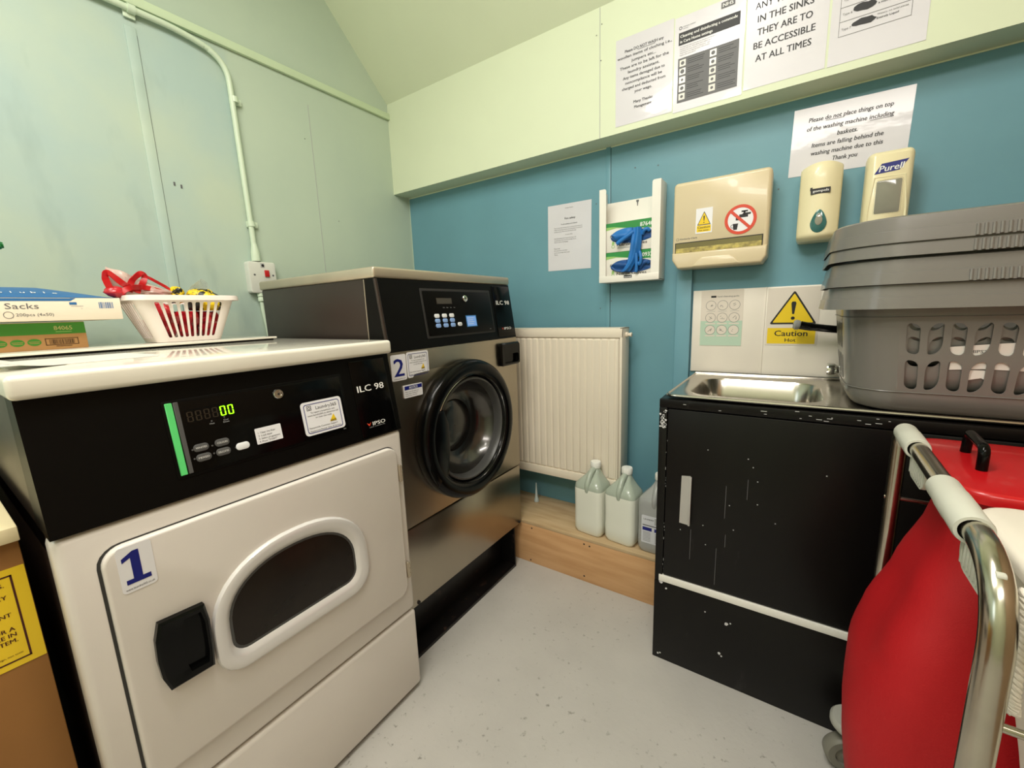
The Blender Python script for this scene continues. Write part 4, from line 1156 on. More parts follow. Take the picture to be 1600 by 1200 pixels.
q = MB(); q.rect(1.483, 1.351, 1.762, 1.388, .1016, M_gap, F_); q.rect(1.486, 1.352, 1.759, 1.368, .1020, M_towel, F_); q.rect(1.486, 1.368, 1.759, 1.385, .1020, M_olive, F_); q.build('window_slot', td)
q = MB(); F2 = BACK(TY); q.prism(rrect(1.551, 1.413, 1.605, 1.498, .001), .0003, .001, M_sticker, F2)
warn_tri(q, 1.578, 1.441, .044, .046, F2, .0013); q.rect(1.555, 1.418, 1.601, 1.440, .0013, M_yel, F2); q.text('Caution', 1.578, 1.430, .0072, M_ink, F2, .0017, 'c', .040, True); q.text('Hot water', 1.578, 1.421, .0048, M_ink, F2, .0017, 'c', .033, True)
q.build('caution_sticker', td, label='small white and yellow hot water caution sticker')
q = MB(); a, z, r_ = 1.692, 1.443, .048
q.flat(circ(a, z, r_, n=48), .0006, M_sticker, F2)
q.flat([(a - .012, z + .004), (a - .005, z + .008), (a + .002, z + .012), (a + .030, z + .014), (a + .030, z + .020), (a + .008, z + .020), (a + .004, z + .016), (a - .006, z + .010)], .0009, M_ink, F2)
q.rect(a - .004, z + .006, a + .022, z + .016, .0010, M_ink, F2); q.rect(a + .008, z + .014, a + .014, z + .026, .0010, M_ink, F2); q.rect(a + .002, z + .023, a + .021, z + .028, .0010, M_ink, F2)
q.rect(a - .014, z - .002, a - .004, z + .008, .0010, M_ink, F2)
q.flat([(a - .022, z - .012), (a - .006, z - .012), (a - .009, z - .032), (a - .020, z - .032)], .0010, M_ink, F2); circle_ring(q, a - .023, z - .020, .006, .0016, M_ink, F2, .0010, 14)
q.rings([[F2(*p, .0013) for p in circ(a, z, r_, n=48)], [F2(*p, .0013) for p in circ(a, z, r_ * .80, n=48)]], M_orange)
d = V((.7071, -.7071)); e_ = V((.7071, .7071)) * .0045
q.flat([(a - d.x * .04 - e_.x, z - d.y * .04 - e_.y), (a + d.x * .04 - e_.x, z + d.y * .04 - e_.y), (a + d.x * .04 + e_.x, z + d.y * .04 + e_.y), (a - d.x * .04 + e_.x, z - d.y * .04 + e_.y)], .0015, M_orange, F2)
q.build('prohibition_sticker', td, label='round red and white no drinking water sticker')
q = MB(); q.text('Kimberly-Clark', 1.500, 1.398, .0055, M_ink2, F2, .0006, 'l', .058, True); circle_ring(q, 1.491, 1.400, .005, .001, M_ink2, F2, .0006, 14); q.build('maker_lettering', td)

# ================================================================== SOAP DISPENSERS


def dome_body(q, x0, x1, z0, z1, d0, d1, m, r=.02, cr=.03, n=8):
    """wall box with convex front: outline rounded rectangle, crowned across its width"""
    ol = rrect(x0, z0, x1, z1, cr, 6); cx, cz_ = (x0 + x1) / 2, (z0 + z1) / 2; F_ = BACK(0)
    rr_ = [[F_(*p, 0) for p in ol], [F_(*p, d0) for p in ol]]
    for k in range(1, 6):
        s_ = 1 - k / 5 * .999
        rr_.append([F_(cx + (p[0] - cx) * s_, cz_ + (p[1] - cz_) * s_, d0 + (d1 - d0) * (1 - s_ ** 3)) for p in ol])
    q.rings(rr_, m, True, True, True)


so = thing('soap_dispenser', 'ivory soap dispenser with teal teardrop window on the blue wall', 'dispenser', (1.91, 0, 1.352))
q = MB(); x0, x1, z0, z1 = 1.853, 1.960, 1.352, 1.573
rows = []
F_ = BACK(0)
ol = []
for k in range(25):
    u_ = -1 + k / 12; ol.append(u_)
sec = []
for v_ in (0, .004, .012, .025, .045, .07, .1, .16, .3, .5, .7, .82, .9, .95, .98, 1):
    z = z0 + (z1 - z0) * v_
    wsc = 1 - .20 * (1 - math.sqrt(1 - max(0, (.10 - v_) / .10) ** 2)) - .05 * (1 - math.sqrt(1 - min(1, max(0, (v_ - .96) / .04)) ** 2))
    top = 1.0
    row = []
    for u_ in ol:
        zz_ = z + (.010 * (1 - u_ * u_) if v_ > .93 else 0)
        dep = .075 + .028 * (1 - abs(u_) ** 2.4) - .012 * max(0, (v_ - .85) / .15) ** 2 - .02 * max(0, (.08 - v_) / .08) ** 2
        row.append(F_((x0 + x1) / 2 + (x1 - x0) / 2 * u_ * wsc, zz_, dep))
    row = [F_((x0 + x1) / 2 - (x1 - x0) / 2 * wsc, z, 0)] + row + [F_((x0 + x1) / 2 + (x1 - x0) / 2 * wsc, z, 0)]
    sec.append(row)
q.rings(sec, M_ivory, True, True, True); q.build('housing', so, sharp=50)
tear = []
for k in range(28):
    a = 2 * PI * k / 28; s_ = math.sin(a); tear.append((1.908 + .0215 * math.cos(a) * (1 - .32 * max(0, s_)), 1.402 + (.040 if s_ > 0 else .030) * s_))
q = MB(); q.prism(tear, .085, .1050, M_teal, F_, .003, 2); q.build('window', so, label='teal teardrop window')
q = MB(); q.prism([(1.908 + (p[0] - 1.908) * .46, 1.410 + (p[1] - 1.402) * .52) for p in tear], .1045, .1068, M_smoke, F_, .001); q.build('sight_glass', so)
q = MB(); q.prism(rrect(1.882, 1.488, 1.931, 1.504, .001), .09, .1040, M_ink, F_); q.rect(1.880, 1.498, 1.886, 1.508, .1038, M_ink, F_); q.text('gompels', 1.907, 1.493, .007, M_whitelet, F_, .1046, 'c', .040, True); q.build('brand_label', so)

pu = thing('sanitiser_dispenser', 'cream hand sanitiser dispenser with navy logo and clear window behind the baskets', 'dispenser', (2.065, 0, 1.30))
q = MB(); x0, x1, z0, z1 = 2.013, 2.118, 1.300, 1.582
cx = (x0 + x1) / 2
q.box((x0 + .006, -.055, z0), (x1 - .006, 0, z1 - .02), mat('pale_grey_case', s2l(190, 190, 172), .35), .006); 
q.box((x0 + .004, -.052, 1.37), (x0 + .0058, -.04, 1.44), M_ink2); q.build('back_case', pu)
q = MB(); ol = rrect(x0, z0, x1, z1, .012, 5, (.012, .012, .018, .018))
F_ = BACK(0)
q.rings([[F_(*p, .05) for p in ol], [F_(*p, .075) for p in ol], [F_(*p, .092) for p in inset(ol, .004)], [F_(*p, .100) for p in inset(ol, .014)]], M_ivory, True, True, True); q.build('cover', pu)
q = MB(); wn = rrect(2.036, 1.405, 2.096, 1.500, .006); q.rings([[F_(*p, .1003) for p in wn], [F_(*p, .0985) for p in inset(wn, .002)]], M_gap); q.prism(inset(wn, .002), .0985, .1008, M_smoke, F_, .001); q.build('window', pu, label='clear smoked window')
q = MB(); sr = [(2.022, 1.312), (2.110, 1.312), (2.108, 1.42), (2.100, 1.508), (2.032, 1.508), (2.024, 1.42)]
q.rings([[F_(*p, .0996) for p in inset(sr, -.002)], [F_(*p, .1012) for p in sr], [F_(*p, .0998) for p in inset(sr, .003)]], M_ivory); q.build('window_surround', pu)
q = MB(); q.flat([(2.030, 1.517), (2.085, 1.521), (2.103, 1.548), (2.045, 1.544)], .1006, M_navy, F_); q.text('Purell', 2.066, 1.523, .0165, M_whitelet, F_, .101, 'c', .052, True, rot=.05, slant=.2); q.build('brand_label', pu)

# ================================================================== BASKETS


def osec(a, b_, r):
    """rounded rectangle: sections as functions of t in [0,1]"""
    cor = lambda cx, cy_, a0: (lambda t_: (cx + r * math.cos(a0 + t_ * PI / 2), cy_ + r * math.sin(a0 + t_ * PI / 2)))
    lin = lambda p, q_: (lambda t_: (p[0] + (q_[0] - p[0]) * t_, p[1] + (q_[1] - p[1]) * t_))
    return [lin((-a + r, -b_), (a - r, -b_)), cor(a - r, -b_ + r, -PI / 2), lin((a, -b_ + r), (a, b_ - r)), cor(a - r, b_ - r, 0),
            lin((a - r, b_), (-a + r, b_)), cor(-a + r, b_ - r, PI / 2), lin((-a, b_ - r), (-a, -b_ + r)), cor(-a + r, -b_ + r, PI)]


def slot_tile(x0, x1, z0, z1, tile, radii, n=6):
    """returns (border pts, slot pts) in tile coords; radii = 4 (rx, rz) fractions of the slot size"""
    hw, hh = (x1 - x0), (z1 - z0); S_ = []; B_ = []
    tx0, tx1, tz0, tz1 = tile
    for ci, (cx, cz_, a0) in enumerate(((x0, z0, PI), (x1, z0, 1.5 * PI), (x1, z1, 0), (x0, z1, .5 * PI))):
        rx, rz = radii[ci][0] * hw, radii[ci][1] * hh
        px = cx + rx if cx == x0 else cx - rx; pz = cz_ + rz if cz_ == z0 else cz_ - rz
        X = tx0 if cx == x0 else tx1; Z = tz0 if cz_ == z0 else tz1; mx, mz = (tx0 + tx1) / 2, (tz0 + tz1) / 2
        for k in range(n + 1):
            a = a0 + k / n * PI / 2; S_.append((px + rx * math.cos(a), pz + rz * math.sin(a)))
            # border: walk from mid of previous side through the corner to the mid of the next
            h_ = n / 2; f_ = (k - h_) / h_           # -1..1
            start_vert = ci in (0, 2)                # corner 0 starts on left side (vertical)
            g_ = .9 * abs(f_)
            if f_ < 0: B_.append((X, Z + (mz - Z) * g_) if start_vert else (X + (mx - X) * g_, Z))
            else: B_.append((X + (mx - X) * g_, Z) if start_vert else (X, Z + (mz - Z) * g_))
    return B_, S_


def basket_wall(q, m, z_levels, dims, slots, base, kfn, corner_n=6):
    """z_levels: list of (z0, z1, slotted?); dims(z) -> a, b, r; slots: {section: (n_cols, fill, kind fn)}"""
    for (z0, z1, kind) in z_levels:
        for si in range(8):
            P = lambda t_, z: base(osec(*dims(z))[si](t_), z)
            if si % 2 or kind is None or si not in slots:
                nt = corner_n if si % 2 else 6; nz = 2
                q.rings([[P(i / nt, z0 + (z1 - z0) * j / nz) for i in range(nt + 1)] for j in range(nz + 1)], m, False)
                continue
            nc, marg = slots[si]
            ts = [0] + [marg + (1 - 2 * marg) * i / nc for i in range(nc + 1)] + [1]
            for a_, b__ in ((ts[0], ts[1]), (ts[-2], ts[-1])):
                q.rings([[P(a_, z), P(b__, z)] for z in (z0, z1)], m, False)
            for i in range(nc):
                t0, t1 = ts[i + 1], ts[i + 2]; dt, dz = t1 - t0, z1 - z0
                rad, fx, fz = kfn(i)
                B_, S_ = slot_tile(t0 + dt * fx, t1 - dt * fx, z0 + dz * fz, z1 - dz * fz, (t0, t1, z0, z1), rad)
                q.rings([[P(*p) for p in B_], [P(*p) for p in S_]], m)


def grey_basket(z_base, label):
    """laundry basket: origin at its centre, base z"""
    t = thing('laundry_basket', label, 'basket', (2.243, -.338, z_base), 0, 'stacked grey laundry baskets')
    H = .295
    def dims(z):
        k = z / H; e_ = 0
        if z < .045: e_ = .028 * (1 - math.sqrt(max(0, 1 - ((.045 - z) / .045) ** 2)))
        return (.252 + .034 * k - e_, .160 + .034 * k - e_, .085 + .01 * k - e_ * .5)
    base = lambda p, z: V((2.243 + p[0], -.338 + p[1], z_base + z))
    def kind(i):
        return (((.22, .10), (.74, .40), (.22, .10), (.74, .40)), .16, .05) if i % 2 else (((.66, .22), (.30, .14), (.66, .22), (.30, .14)), .18, .05)
    q = MB()
    lv = [(0, .012, None), (.012, .028, None), (.028, .045, None), (.045, .056, None), (.056, .130, 1), (.130, .136, None), (.136, .212, 1), (.212, .240, None), (.240, H, None)]
    basket_wall(q, M_grey, lv, dims, {0: (10, .015), 4: (10, .015), 2: (4, .06), 6: (4, .06)}, base, kind)
    # floor
    o = osec(*dims(0)); ring0 = [base(o[s_](k / 6), 0) for s_ in range(8) for k in range(6)]
    q.add(ring0, [list(range(len(ring0)))[::-1]], M_grey)
    body = q.build('body', t)
    thicken(body, .0028, -1, 30)
    # grooves round the wall
    q = MB()
    for z, e_ in ((.052, .0012), (.222, .0012)):
        o = osec(*[d_ + e_ for d_ in dims(z)[:2]], dims(z)[2]); q.tube([base(o[s_](k / 6), z) for s_ in range(8) for k in range(6)], .0011, M_grey, 6, closed=True)
    q.build('wall_bead', t)
    # rim skirt: lip then two stepped bands flaring outward
    prof = [(0, H - .004), (.004, H), (.020, H + .0005), (.0245, H - .003), (.0262, H - .014), (.0282, H - .029), (.0300, H - .0295), (.0335, H - .054), (.0315, H - .054), (.026, H - .029), (.0225, H - .006), (.004, H - .003)]
    a, b_, r = dims(H); rr_ = []
    for e_, z in prof:
        o = osec(a + e_, b_ + e_, r + e_); rr_.append([base(o[s_](k / 10), z) for s_ in range(8) for k in range(10)])
    q = MB(); q.rings(rr_, M_grey); q.build('rim', t)
    for sgn in (-1, 1):
        q = MB()
        for k in range(19):
            x = 2.243 - .095 + k * .0105; y = -.338 + sgn * (b_ + .0325)
            q.tube([(x, y + sgn * -.002, z_base + H - .032), (x, y + sgn * .0012, z_base + H - .053)], .0030, M_grey, 8)
        q.build('grip_ribs', t)
    return t


ZB0 = ZS + .0005
bk = grey_basket(ZB0, 'grey plastic laundry basket with slotted sides, lowest of the stack on the sink')
for dz, lab in ((.052, 'grey laundry basket second from the bottom of the stack on the sink'), (.109, 'grey laundry basket second from the top of the stack on the sink'), (.137, 'grey laundry basket topmost of the stack on the sink')):
    c = copy_tree(bk); c.location = (2.243, -.338, ZB0 + dz); c['label'] = lab
    for ch in list(c.children):
        if ch.name.startswith('wall_bead'): bpy.data.objects.remove(ch)      # nested: nothing of it shows
for ch in list(bk.children):                      # the lowest one has a plain rim
    if ch.name.startswith('grip_ribs'): bpy.data.objects.remove(ch)
q = MB(); f_ = Fr((0, -.338 - .160 + .0047, ZB0), (1, 0, 0), (0, -.034, .295))
q.prism([(2.150, .108), (2.20, .112), (2.30, .108), (2.305, .160), (2.26, .170), (2.215, .166), (2.145, .158), (2.150, .14)], 0, .0005, M_paper2, f_)
q.prism([(2.175, .085), (2.20, .092), (2.212, .084), (2.212, .1085), (2.175, .1085)], 0, .0005, M_paper2, f_)
q.text('CHIPSTI', 2.186, .146, .0065, M_ink2, f_, .0009, 'c', .036, True); q.text('ONLY', 2.184, .134, .0065, M_ink2, f_, .0009, 'c', .025, True)
tag(q.build('paper_label', loc=(2.22, -.50, 1.0)), 'torn white paper label seen through the slots of the lowest grey basket', 'label')

# ================================================================== THINGS ON THE DRYER
bt = thing('white_board', 'thin white board lying on the dryer lid under the boxes', 'board', (0.30, -1.42, 1.097))
MB().box((0.12, -1.84, 1.1025), (0.450, -1.058, 1.1085), M_lid, .0015, 2).build('panel', bt)
for x in (.16, .43): MB().box((x, -1.82, 1.097), (x + .012, -1.066, 1.1025), M_black).build('gap_strip', bt)  # black strips draw the dark shaded gap under the board



def sheet(name, label, pts, z, m, fn=None):
    q = MB(); n = len(pts)
    q.prism(pts, z, z + .0006, m)
    if fn: fn(q)
    return tag(q.build(name, loc=(pts[0][0], pts[0][1], z)), label, 'paper')


sheet('paper_sheet', 'white paper sheet lying flat on the dryer lid near its left end', [(0.56, -1.672), (0.80, -1.668), (0.775, -1.463), (0.70, -1.452), (0.565, -1.468)], 1.0972, M_paper2)
q = MB(); pp = [(.82, -1.684), (.82, -1.62), (.80, -1.60)]
q.rings([[V((.72 + .0 * k, -1.690 + .018 * k, 1.0985 + .0 + .020 * (1 - k / 5) ** 2)) for k in range(6)], [V((.86 - .012 * k, -1.690 + .018 * k, 1.0985 + .016 * (1 - k / 5) ** 2)) for k in range(6)]], M_paper2, False)
o = q.build('paper_sheet', loc=(.8, -1.65, 1.0975)); thicken(o, .0006, 1)
tag(o, 'small curled scrap of white paper at the left front corner of the dryer lid', 'paper')

ct = thing('cardboard_carton', 'brown cardboard carton with green top band and number 84065, under the sack box', 'box', (0.24, -1.62, 1.1085))
q = MB(); CX, CY1, CZ0, CZ1 = 0.335, -1.482, 1.1085, 1.1755
q.box((0.13, -1.83, CZ0), (CX, CY1, CZ1), M_card, .002); F_ = SIDE(CX)
q.rect(-1.829, 1.146, CY1 - .0005, CZ1 - .0015, .0003, M_cgrn, F_); q.build('carton', ct)
q = MB(); q.text('84065', -1.522, 1.156, .010, mat('tan_print', s2l(190, 190, 120), .6), F_, .0006, 'c', .032, True); q.rect(-1.536, 1.151, -1.508, 1.1525, .0006, M_boxlg, F_)
for k in range(4):
    a = -1.575 - k * .027; q.flat(circ(a, 1.128, .0115, .0085, n=20), .0005, M_cgrn, F_); q.rect(a - .009, 1.1285, a + .009, 1.1295, .0007, M_card, F_); q.rect(a - .008, 1.125, a + .008, 1.126, .0007, M_card, F_)
br_ = s2l(84, 58, 30); M_brn = mat('carton_print', br_, .6)
for a0, b0, a1, b1 in ((-1.557, 1.119, -1.499, 1.1205), (-1.557, 1.1345, -1.499, 1.136), (-1.557, 1.119, -1.5555, 1.136), (-1.5005, 1.119, -1.499, 1.136)): q.rect(a0, b0, a1, b1, .0006, M_brn, F_)
r_ = random.Random(8)
a = -1.550
while a < -1.507:
    w_ = .0006 + .0016 * r_.random(); q.rect(a, 1.1215, a + w_, 1.133, .0006, M_brn, F_); a += w_ + .0005 + .001 * r_.random()
q.rect(-1.540, 1.1155, -1.512, 1.117, .0006, M_brn, F_); q.build('print', ct)

sb = thing('sack_box', 'long cream box with blue top labelled Sacks, on top of the carton', 'box', (0.24, -1.62, 1.1785))
q = MB(); BX, BY1, BZ0, BZ1 = 0.372, -1.412, 1.1785, 1.2335
q.box((0.12, -1.86, BZ0), (BX, BY1, BZ1), M_swhite, .002)
bulge_k = lambda y: min(1, max(0, (-1.415 - y) / .13)) ** .7


def top_z(x, y): return BZ1 + .0003 + .030 * bulge_k(y) * math.sin(min(1, max(0, (BX - x) / (BX - .12))) * PI) ** .8


q.rings([[V((x, y, top_z(x, y))) for x in [.12 + (BX - .12) * i / 16 for i in range(17)]] for y in [-1.86 + .445 * i / 14 for i in range(15)]], M_sblue, False)
q.build('carton', sb)
q = MB(); F_ = SIDE(BX)
q.rect(-1.859, BZ1 - .008, -1.505, BZ1 - .0015, .0003, M_sblue, F_); q.flat([(-1.505, BZ1 - .008), (-1.495, BZ1 - .001), (-1.505, BZ1 - .001)], .0003, M_sblue, F_)
q.text('Sacks', -1.586, 1.2075, .0130, M_ink2, F_, .0006, 'c', .052); q.text('200pcs (4x50)', -1.568, 1.1905, .0068, M_ink2, F_, .0006, 'c', .060); circle_ring(q, -1.609, 1.1935, .008, .001, M_ink2, F_, .0006)
q.rect(-1.508, 1.2165, -1.495, 1.2225, .0006, M_sblue, F_); q.rect(-1.506, 1.2125, -1.484, 1.2138, .0006, M_inklt, F_); q.rect(-1.489, 1.2065, -1.486, 1.2075, .0006, M_inklt, F_)
a = -1.455
while a < -1.427:
    w_ = .0006 + .0016 * r_.random(); q.rect(a, 1.207, a + w_, 1.2225, .0006, M_sblue, F_); a += w_ + .0006 + .001 * r_.random()
q.build('print', sb)
q = MB(); 
y_ = -1.63
for ch_ in 'solublestrip'[:7]:
    x_ = .352; sl_ = (top_z(x_ - .02, y_) - top_z(x_, y_)) / .02
    q.text(ch_, 0, 0, .014, M_whitelet, Fr((x_, y_, top_z(x_, y_)), (0, 1, 0), (-1, 0, sl_)), .0016, 'c'); y_ += .0175
q.build('top_lettering', sb)

# white slotted basket
wb = thing('white_basket', 'small white slotted plastic basket full of red packs on the dryer', 'basket', (0.315, -1.268, 1.109))
def wd_(z):
    k = z / .130; return (.068 + .026 * k, .080 + .046 * k, .022 + .008 * k)
wbase = lambda p, z: V((.315 + p[0], -1.268 + p[1], 1.1095 + z))
q = MB()
wk = lambda i: (((.3, .05),) * 4, .19, .03)
basket_wall(q, M_wbask, [(0, .009, None), (.009, .115, 1), (.115, .130, None)], wd_, {2: (9, .02), 6: (9, .02), 0: (6, .02), 4: (6, .02)}, wbase, wk)
o_ = osec(*wd_(0)); r0 = [wbase(o_[s_](k / 6), 0) for s_ in range(8) for k in range(6)]; q.add(r0, [list(range(len(r0)))[::-1]], M_wbask)
body = q.build('body', wb); thicken(body, .002, -1, 30)
q = MB(); rr_ = []
for e_, z in ((0, .128), (.002, .1315), (.009, .131), (.0105, .126), (.0115, .117), (.010, .117), (.0085, .126), (.001, .127)):
    a, b_, r = wd_(.130); o_ = osec(a + e_, b_ + e_, r + e_); rr_.append([wbase(o_[s_](k / 8), z) for s_ in range(8) for k in range(8)])
q.rings(rr_ , M_wbask); q.build('rim', wb)


def in_white_basket(p):
    z = max(p.z, 1.1135); a, b_, r = wd_(min(.13, z - 1.1095)); a -= .006; b_ -= .006
    return V((min(max(p.x, .315 - a), .315 + a), min(max(p.y, -1.268 - b_), -1.268 + b_), z))


def crumple(q, c, rx, ry, rz, m, seed, amp=.35, f=9, nu=28, nv=18, keep=None):
    rr_ = []
    for j in range(1, nv):
        ph = -PI / 2 + PI * j / nv; row = []
        for i in range(nu):
            th = 2 * PI * i / nu; d = V((math.cos(th) * math.cos(ph), math.sin(th) * math.cos(ph), math.sin(ph)))
            k = 1 + amp * noise.noise(d * 1.3 * f / 6 + V((seed * 3.1, seed, 0))) + amp * .5 * abs(noise.noise(d * f / 2 + V((seed, 0, seed))))
            p = V(c) + V((d.x * rx, d.y * ry, d.z * rz)) * k
            row.append(keep(p) if keep else p)
        rr_.append(row)
    q.rings(rr_, m, True, True, True)


for k, (c, s_, lab) in enumerate((((.322, -1.316, 1.172), (.056, .034, .050), 'red film pack at the left end of the white basket'), ((.324, -1.264, 1.168), (.058, .030, .048), 'red film pack in the middle of the white basket'), ((.326, -1.208, 1.158), (.056, .030, .042), 'red film pack at the right end of the white basket, under the yellow packs'))):
    q = MB(); ylo, yhi = ((-9, -1.2915), (-1.2905, -1.2385), (-1.2375, 9))[k]
    crumple(q, c, *s_, M_rbag, k + 1, keep=lambda p: (lambda v: V((v.x, min(max(v.y, ylo), yhi), min(v.z, 1.196 if k else 1.24))))(in_white_basket(p))); tag(q.build('red_pack', loc=(c[0], c[1], c[2] - s_[2]), sharp=25), lab, 'bag', 'red packs in the white basket')
q = MB()
crumple(q, (.345, -1.212, 1.226), .042, .046, .036, M_hazard, 7, .3, keep=lambda p: V((p.x, max(p.y, -1.2545), max(p.z, 1.1975)))); tag(q.build('yellow_black_pack', loc=(.34, -1.222, 1.20), sharp=25), 'yellow and black pack in the white basket, nearer its right end', 'pack', 'yellow and black packs')
q = MB(); crumple(q, (.338, -1.277, 1.244), .022, .022, .024, M_hazard, 9, .25, keep=lambda p: V((p.x, min(max(p.y, -1.2905), -1.256), max(p.z, 1.1975)))); tag(q.build('yellow_black_pack', loc=(.335, -1.275, 1.212), sharp=25), 'small yellow and black pack poking up mid white basket', 'pack', 'yellow and black packs')
# red strap bag leaning out to the left, clear film tops
sbag = thing('red_strap_bag', 'clear film bag of red straps leaning out of the left end of the white basket', 'bag', (.33, -1.37, 1.24))
q = MB(); rows = []
for j in range(12):
    t_ = j / 11; row = []
    for i in range(20):
        u_ = i / 19
        y = -1.424 + .150 * u_ + .006 * t_; ztop = 1.318 - .062 * u_ - .02 * u_ * u_; zb_ = 1.246 - .008 * u_
        z = zb_ + (ztop - zb_) * t_ + .004 * noise.noise(V((u_ * 9, t_ * 5, 2)))
        row.append(V((.330 + .022 * noise.noise(V((y * 28, z * 28, 1))) + .020 * math.sin(t_ * 3), y, z)))
    rows.append(row)
q.rings(rows, M_pinkfilm, False); o = q.build('film', sbag); thicken(o, .0006, 0)


def strap(pth, w_, m=M_red):
    """flat folded strap"""
    P_ = spline(pth, 7); q = MB(); rr_ = []
    for k, p in enumerate(P_):
        t = (P_[min(k + 1, len(P_) - 1)] - P_[max(k - 1, 0)]).normalized(); n_ = V((1, 0, 0)); sd = t.cross(n_).normalized(); ph = .5 * math.sin(k * .5)
        sd = (sd * math.cos(ph) + n_ * math.sin(ph)); th_ = t.cross(sd).normalized() * .0012
        rr_.append([p + sd * w_ + th_, p - sd * w_ + th_, p - sd * w_ - th_, p + sd * w_ - th_])
    q.rings(rr_, m, True, True, True); q.build('strap', sbag)


strap([(.352, -1.420, 1.252), (.352, -1.428, 1.285), (.350, -1.420, 1.300), (.352, -1.392, 1.270), (.350, -1.360, 1.252)], .0075)
strap([(.352, -1.385, 1.250), (.350, -1.375, 1.280), (.348, -1.352, 1.302), (.346, -1.345, 1.290), (.350, -1.36, 1.262)], .007)
strap([(.345, -1.350, 1.300), (.342, -1.325, 1.285), (.342, -1.298, 1.266), (.345, -1.285, 1.252)], .004)
strap([(.356, -1.405, 1.248), (.358, -1.380, 1.262), (.356, -1.345, 1.262), (.355, -1.31, 1.250)], .007)
q = MB(); crumple(q, (.345, -1.412, 1.250), .016, .022, .014, M_rbag, 4, .2); q.build('folded_strap', sbag)
q = MB(); crumple(q, (.345, -1.325, 1.250), .018, .035, .012, M_pinkfilm, 6, .3); q.build('folded_film', sbag)
q = MB(); rows = []
for j in range(9):
    t_ = j / 8; row = []
    for i in range(14):
        u_ = i / 13; y = -1.245 + .10 * u_; h_ = .058 * math.sin(PI * min(1, u_ * 1.05)) ** .7
        z = 1.238 + h_ * t_; row.append(V((.30 + .035 * t_ * math.sin(u_ * 5) + .012 * noise.noise(V((y * 40, z * 40, 3))), y, z)))
    rows.append(row)
q.rings(rows, M_film, False); o = q.build('clear_film_bag', loc=(.30, -1.21, 1.238)); thicken(o, .0005, 0)
tag(o, 'loose clear film bag standing up at the right end of the white basket', 'bag')
# green tip at the left edge
q = MB(); q.tube(spline([(.30, -1.80, 1.312), (.30, -1.70, 1.335), (.30, -1.61, 1.355), (.30, -1.584, 1.358)]), [.012] * 12 + [.010] * 5 + [.007] * 2, M_leaf, 10)
q.lathe([(.016, 0), (.016, .05), (.012, .06)], M_leaf, (.30, -1.80, 1.265), seg=16, cap0=True, cap1=True)
q.lathe([(.028, 0), (.03, .01), (.03, .04), (.012, .055)], M_leaf, (.30, -1.80, 1.2645), seg=20, cap0=True)
tag(q.build('green_bottle', loc=(.30, -1.80, 1.2645)), 'green plastic nozzle poking in at the left edge above the sack box', 'bottle')

# ================================================================== BROWN CUPBOARD
cu = thing('low_cupboard', 'brown board cupboard with cream top beside the dryer at the left edge', 'cupboard', (0.5, -2.1, 0))
MB().box((0.10, -2.50, 0), (0.872, -1.7065, 0.838), M_cup, .002).build('carcass', cu)
MB().box((0.10, -2.50, 0.838), (0.885, -1.705, 0.862), M_cuptop, .002).build('top_board', cu)
q = MB(); F_ = SIDE(0.872)
q.prism(rrect(-1.95, .632, -1.7075, .795, .001), 0.0002, .0008, M_yel, F_)
for a0, b0, a1, b1 in ((-1.94, .642, -1.722, .6445), (-1.94, .782, -1.722, .7845), (-1.7245, .642, -1.722, .7845)): q.rect(a0, b0, a1, b1, .0011, M_brown, F_)
for z, s_ in ((.768, 'IF THE ALARM SOUNDS.'), (.748, 'IN AN EMERGENCY'), (.718, 'USE EQUIPMENT'), (.694, 'ONLY FOR A'), (.684, 'FIRE IN'), (.674, 'THE SYSTEM.')):
    q.text(s_, -1.732, z, .0065, M_brown, F_, .0012, 'r', None, True)
q.text('Safety sign, non toxic', -1.730, .652, .003, M_brown, F_, .0012, 'r')
tag(q.build('yellow_notice', loc=(.872, -1.8, .632)), 'yellow notice with dark border on the brown cupboard front', 'notice')

# ================================================================== LAUNDRY TROLLEY
tr = thing('laundry_trolley', 'stainless tube laundry trolley in front of the sink cabinet', 'trolley', (2.35, -.92, 0))
TX, TXE, TYB, TYF, TZ, TR = 2.052, 2.70, -.628, -1.222, .902, .0132
for x, dx in ((TX, .012), (TXE, .012)):
    q = MB(); q.tube(fillet([(x + .014, TYB, .115), (x + .014, TYB, TZ), (x - .006, TYF, TZ), (x - .004, TYF, .115)], (.045, .09), 10), TR, M_tube, 20); q.build('end_frame', tr)
for y in (TYB, TYF):
    q = MB(); q.tube([(TX, y, .15), (TXE, y, .15)], TR, M_tube, 14); q.build('base_rail', tr)
for x in (TX + .01, TXE): q = MB(); q.tube([(x, TYB, .15), (x, TYF, .15)], TR, M_tube, 14); q.build('base_rail', tr)
for y, z in ((TYF + .004, .742), (TYB, .742)):
    q = MB(); q.tube([(TX, y, z), (TXE, y, z - .002)], .0045, M_tube, 10); q.build('cross_wire', tr)
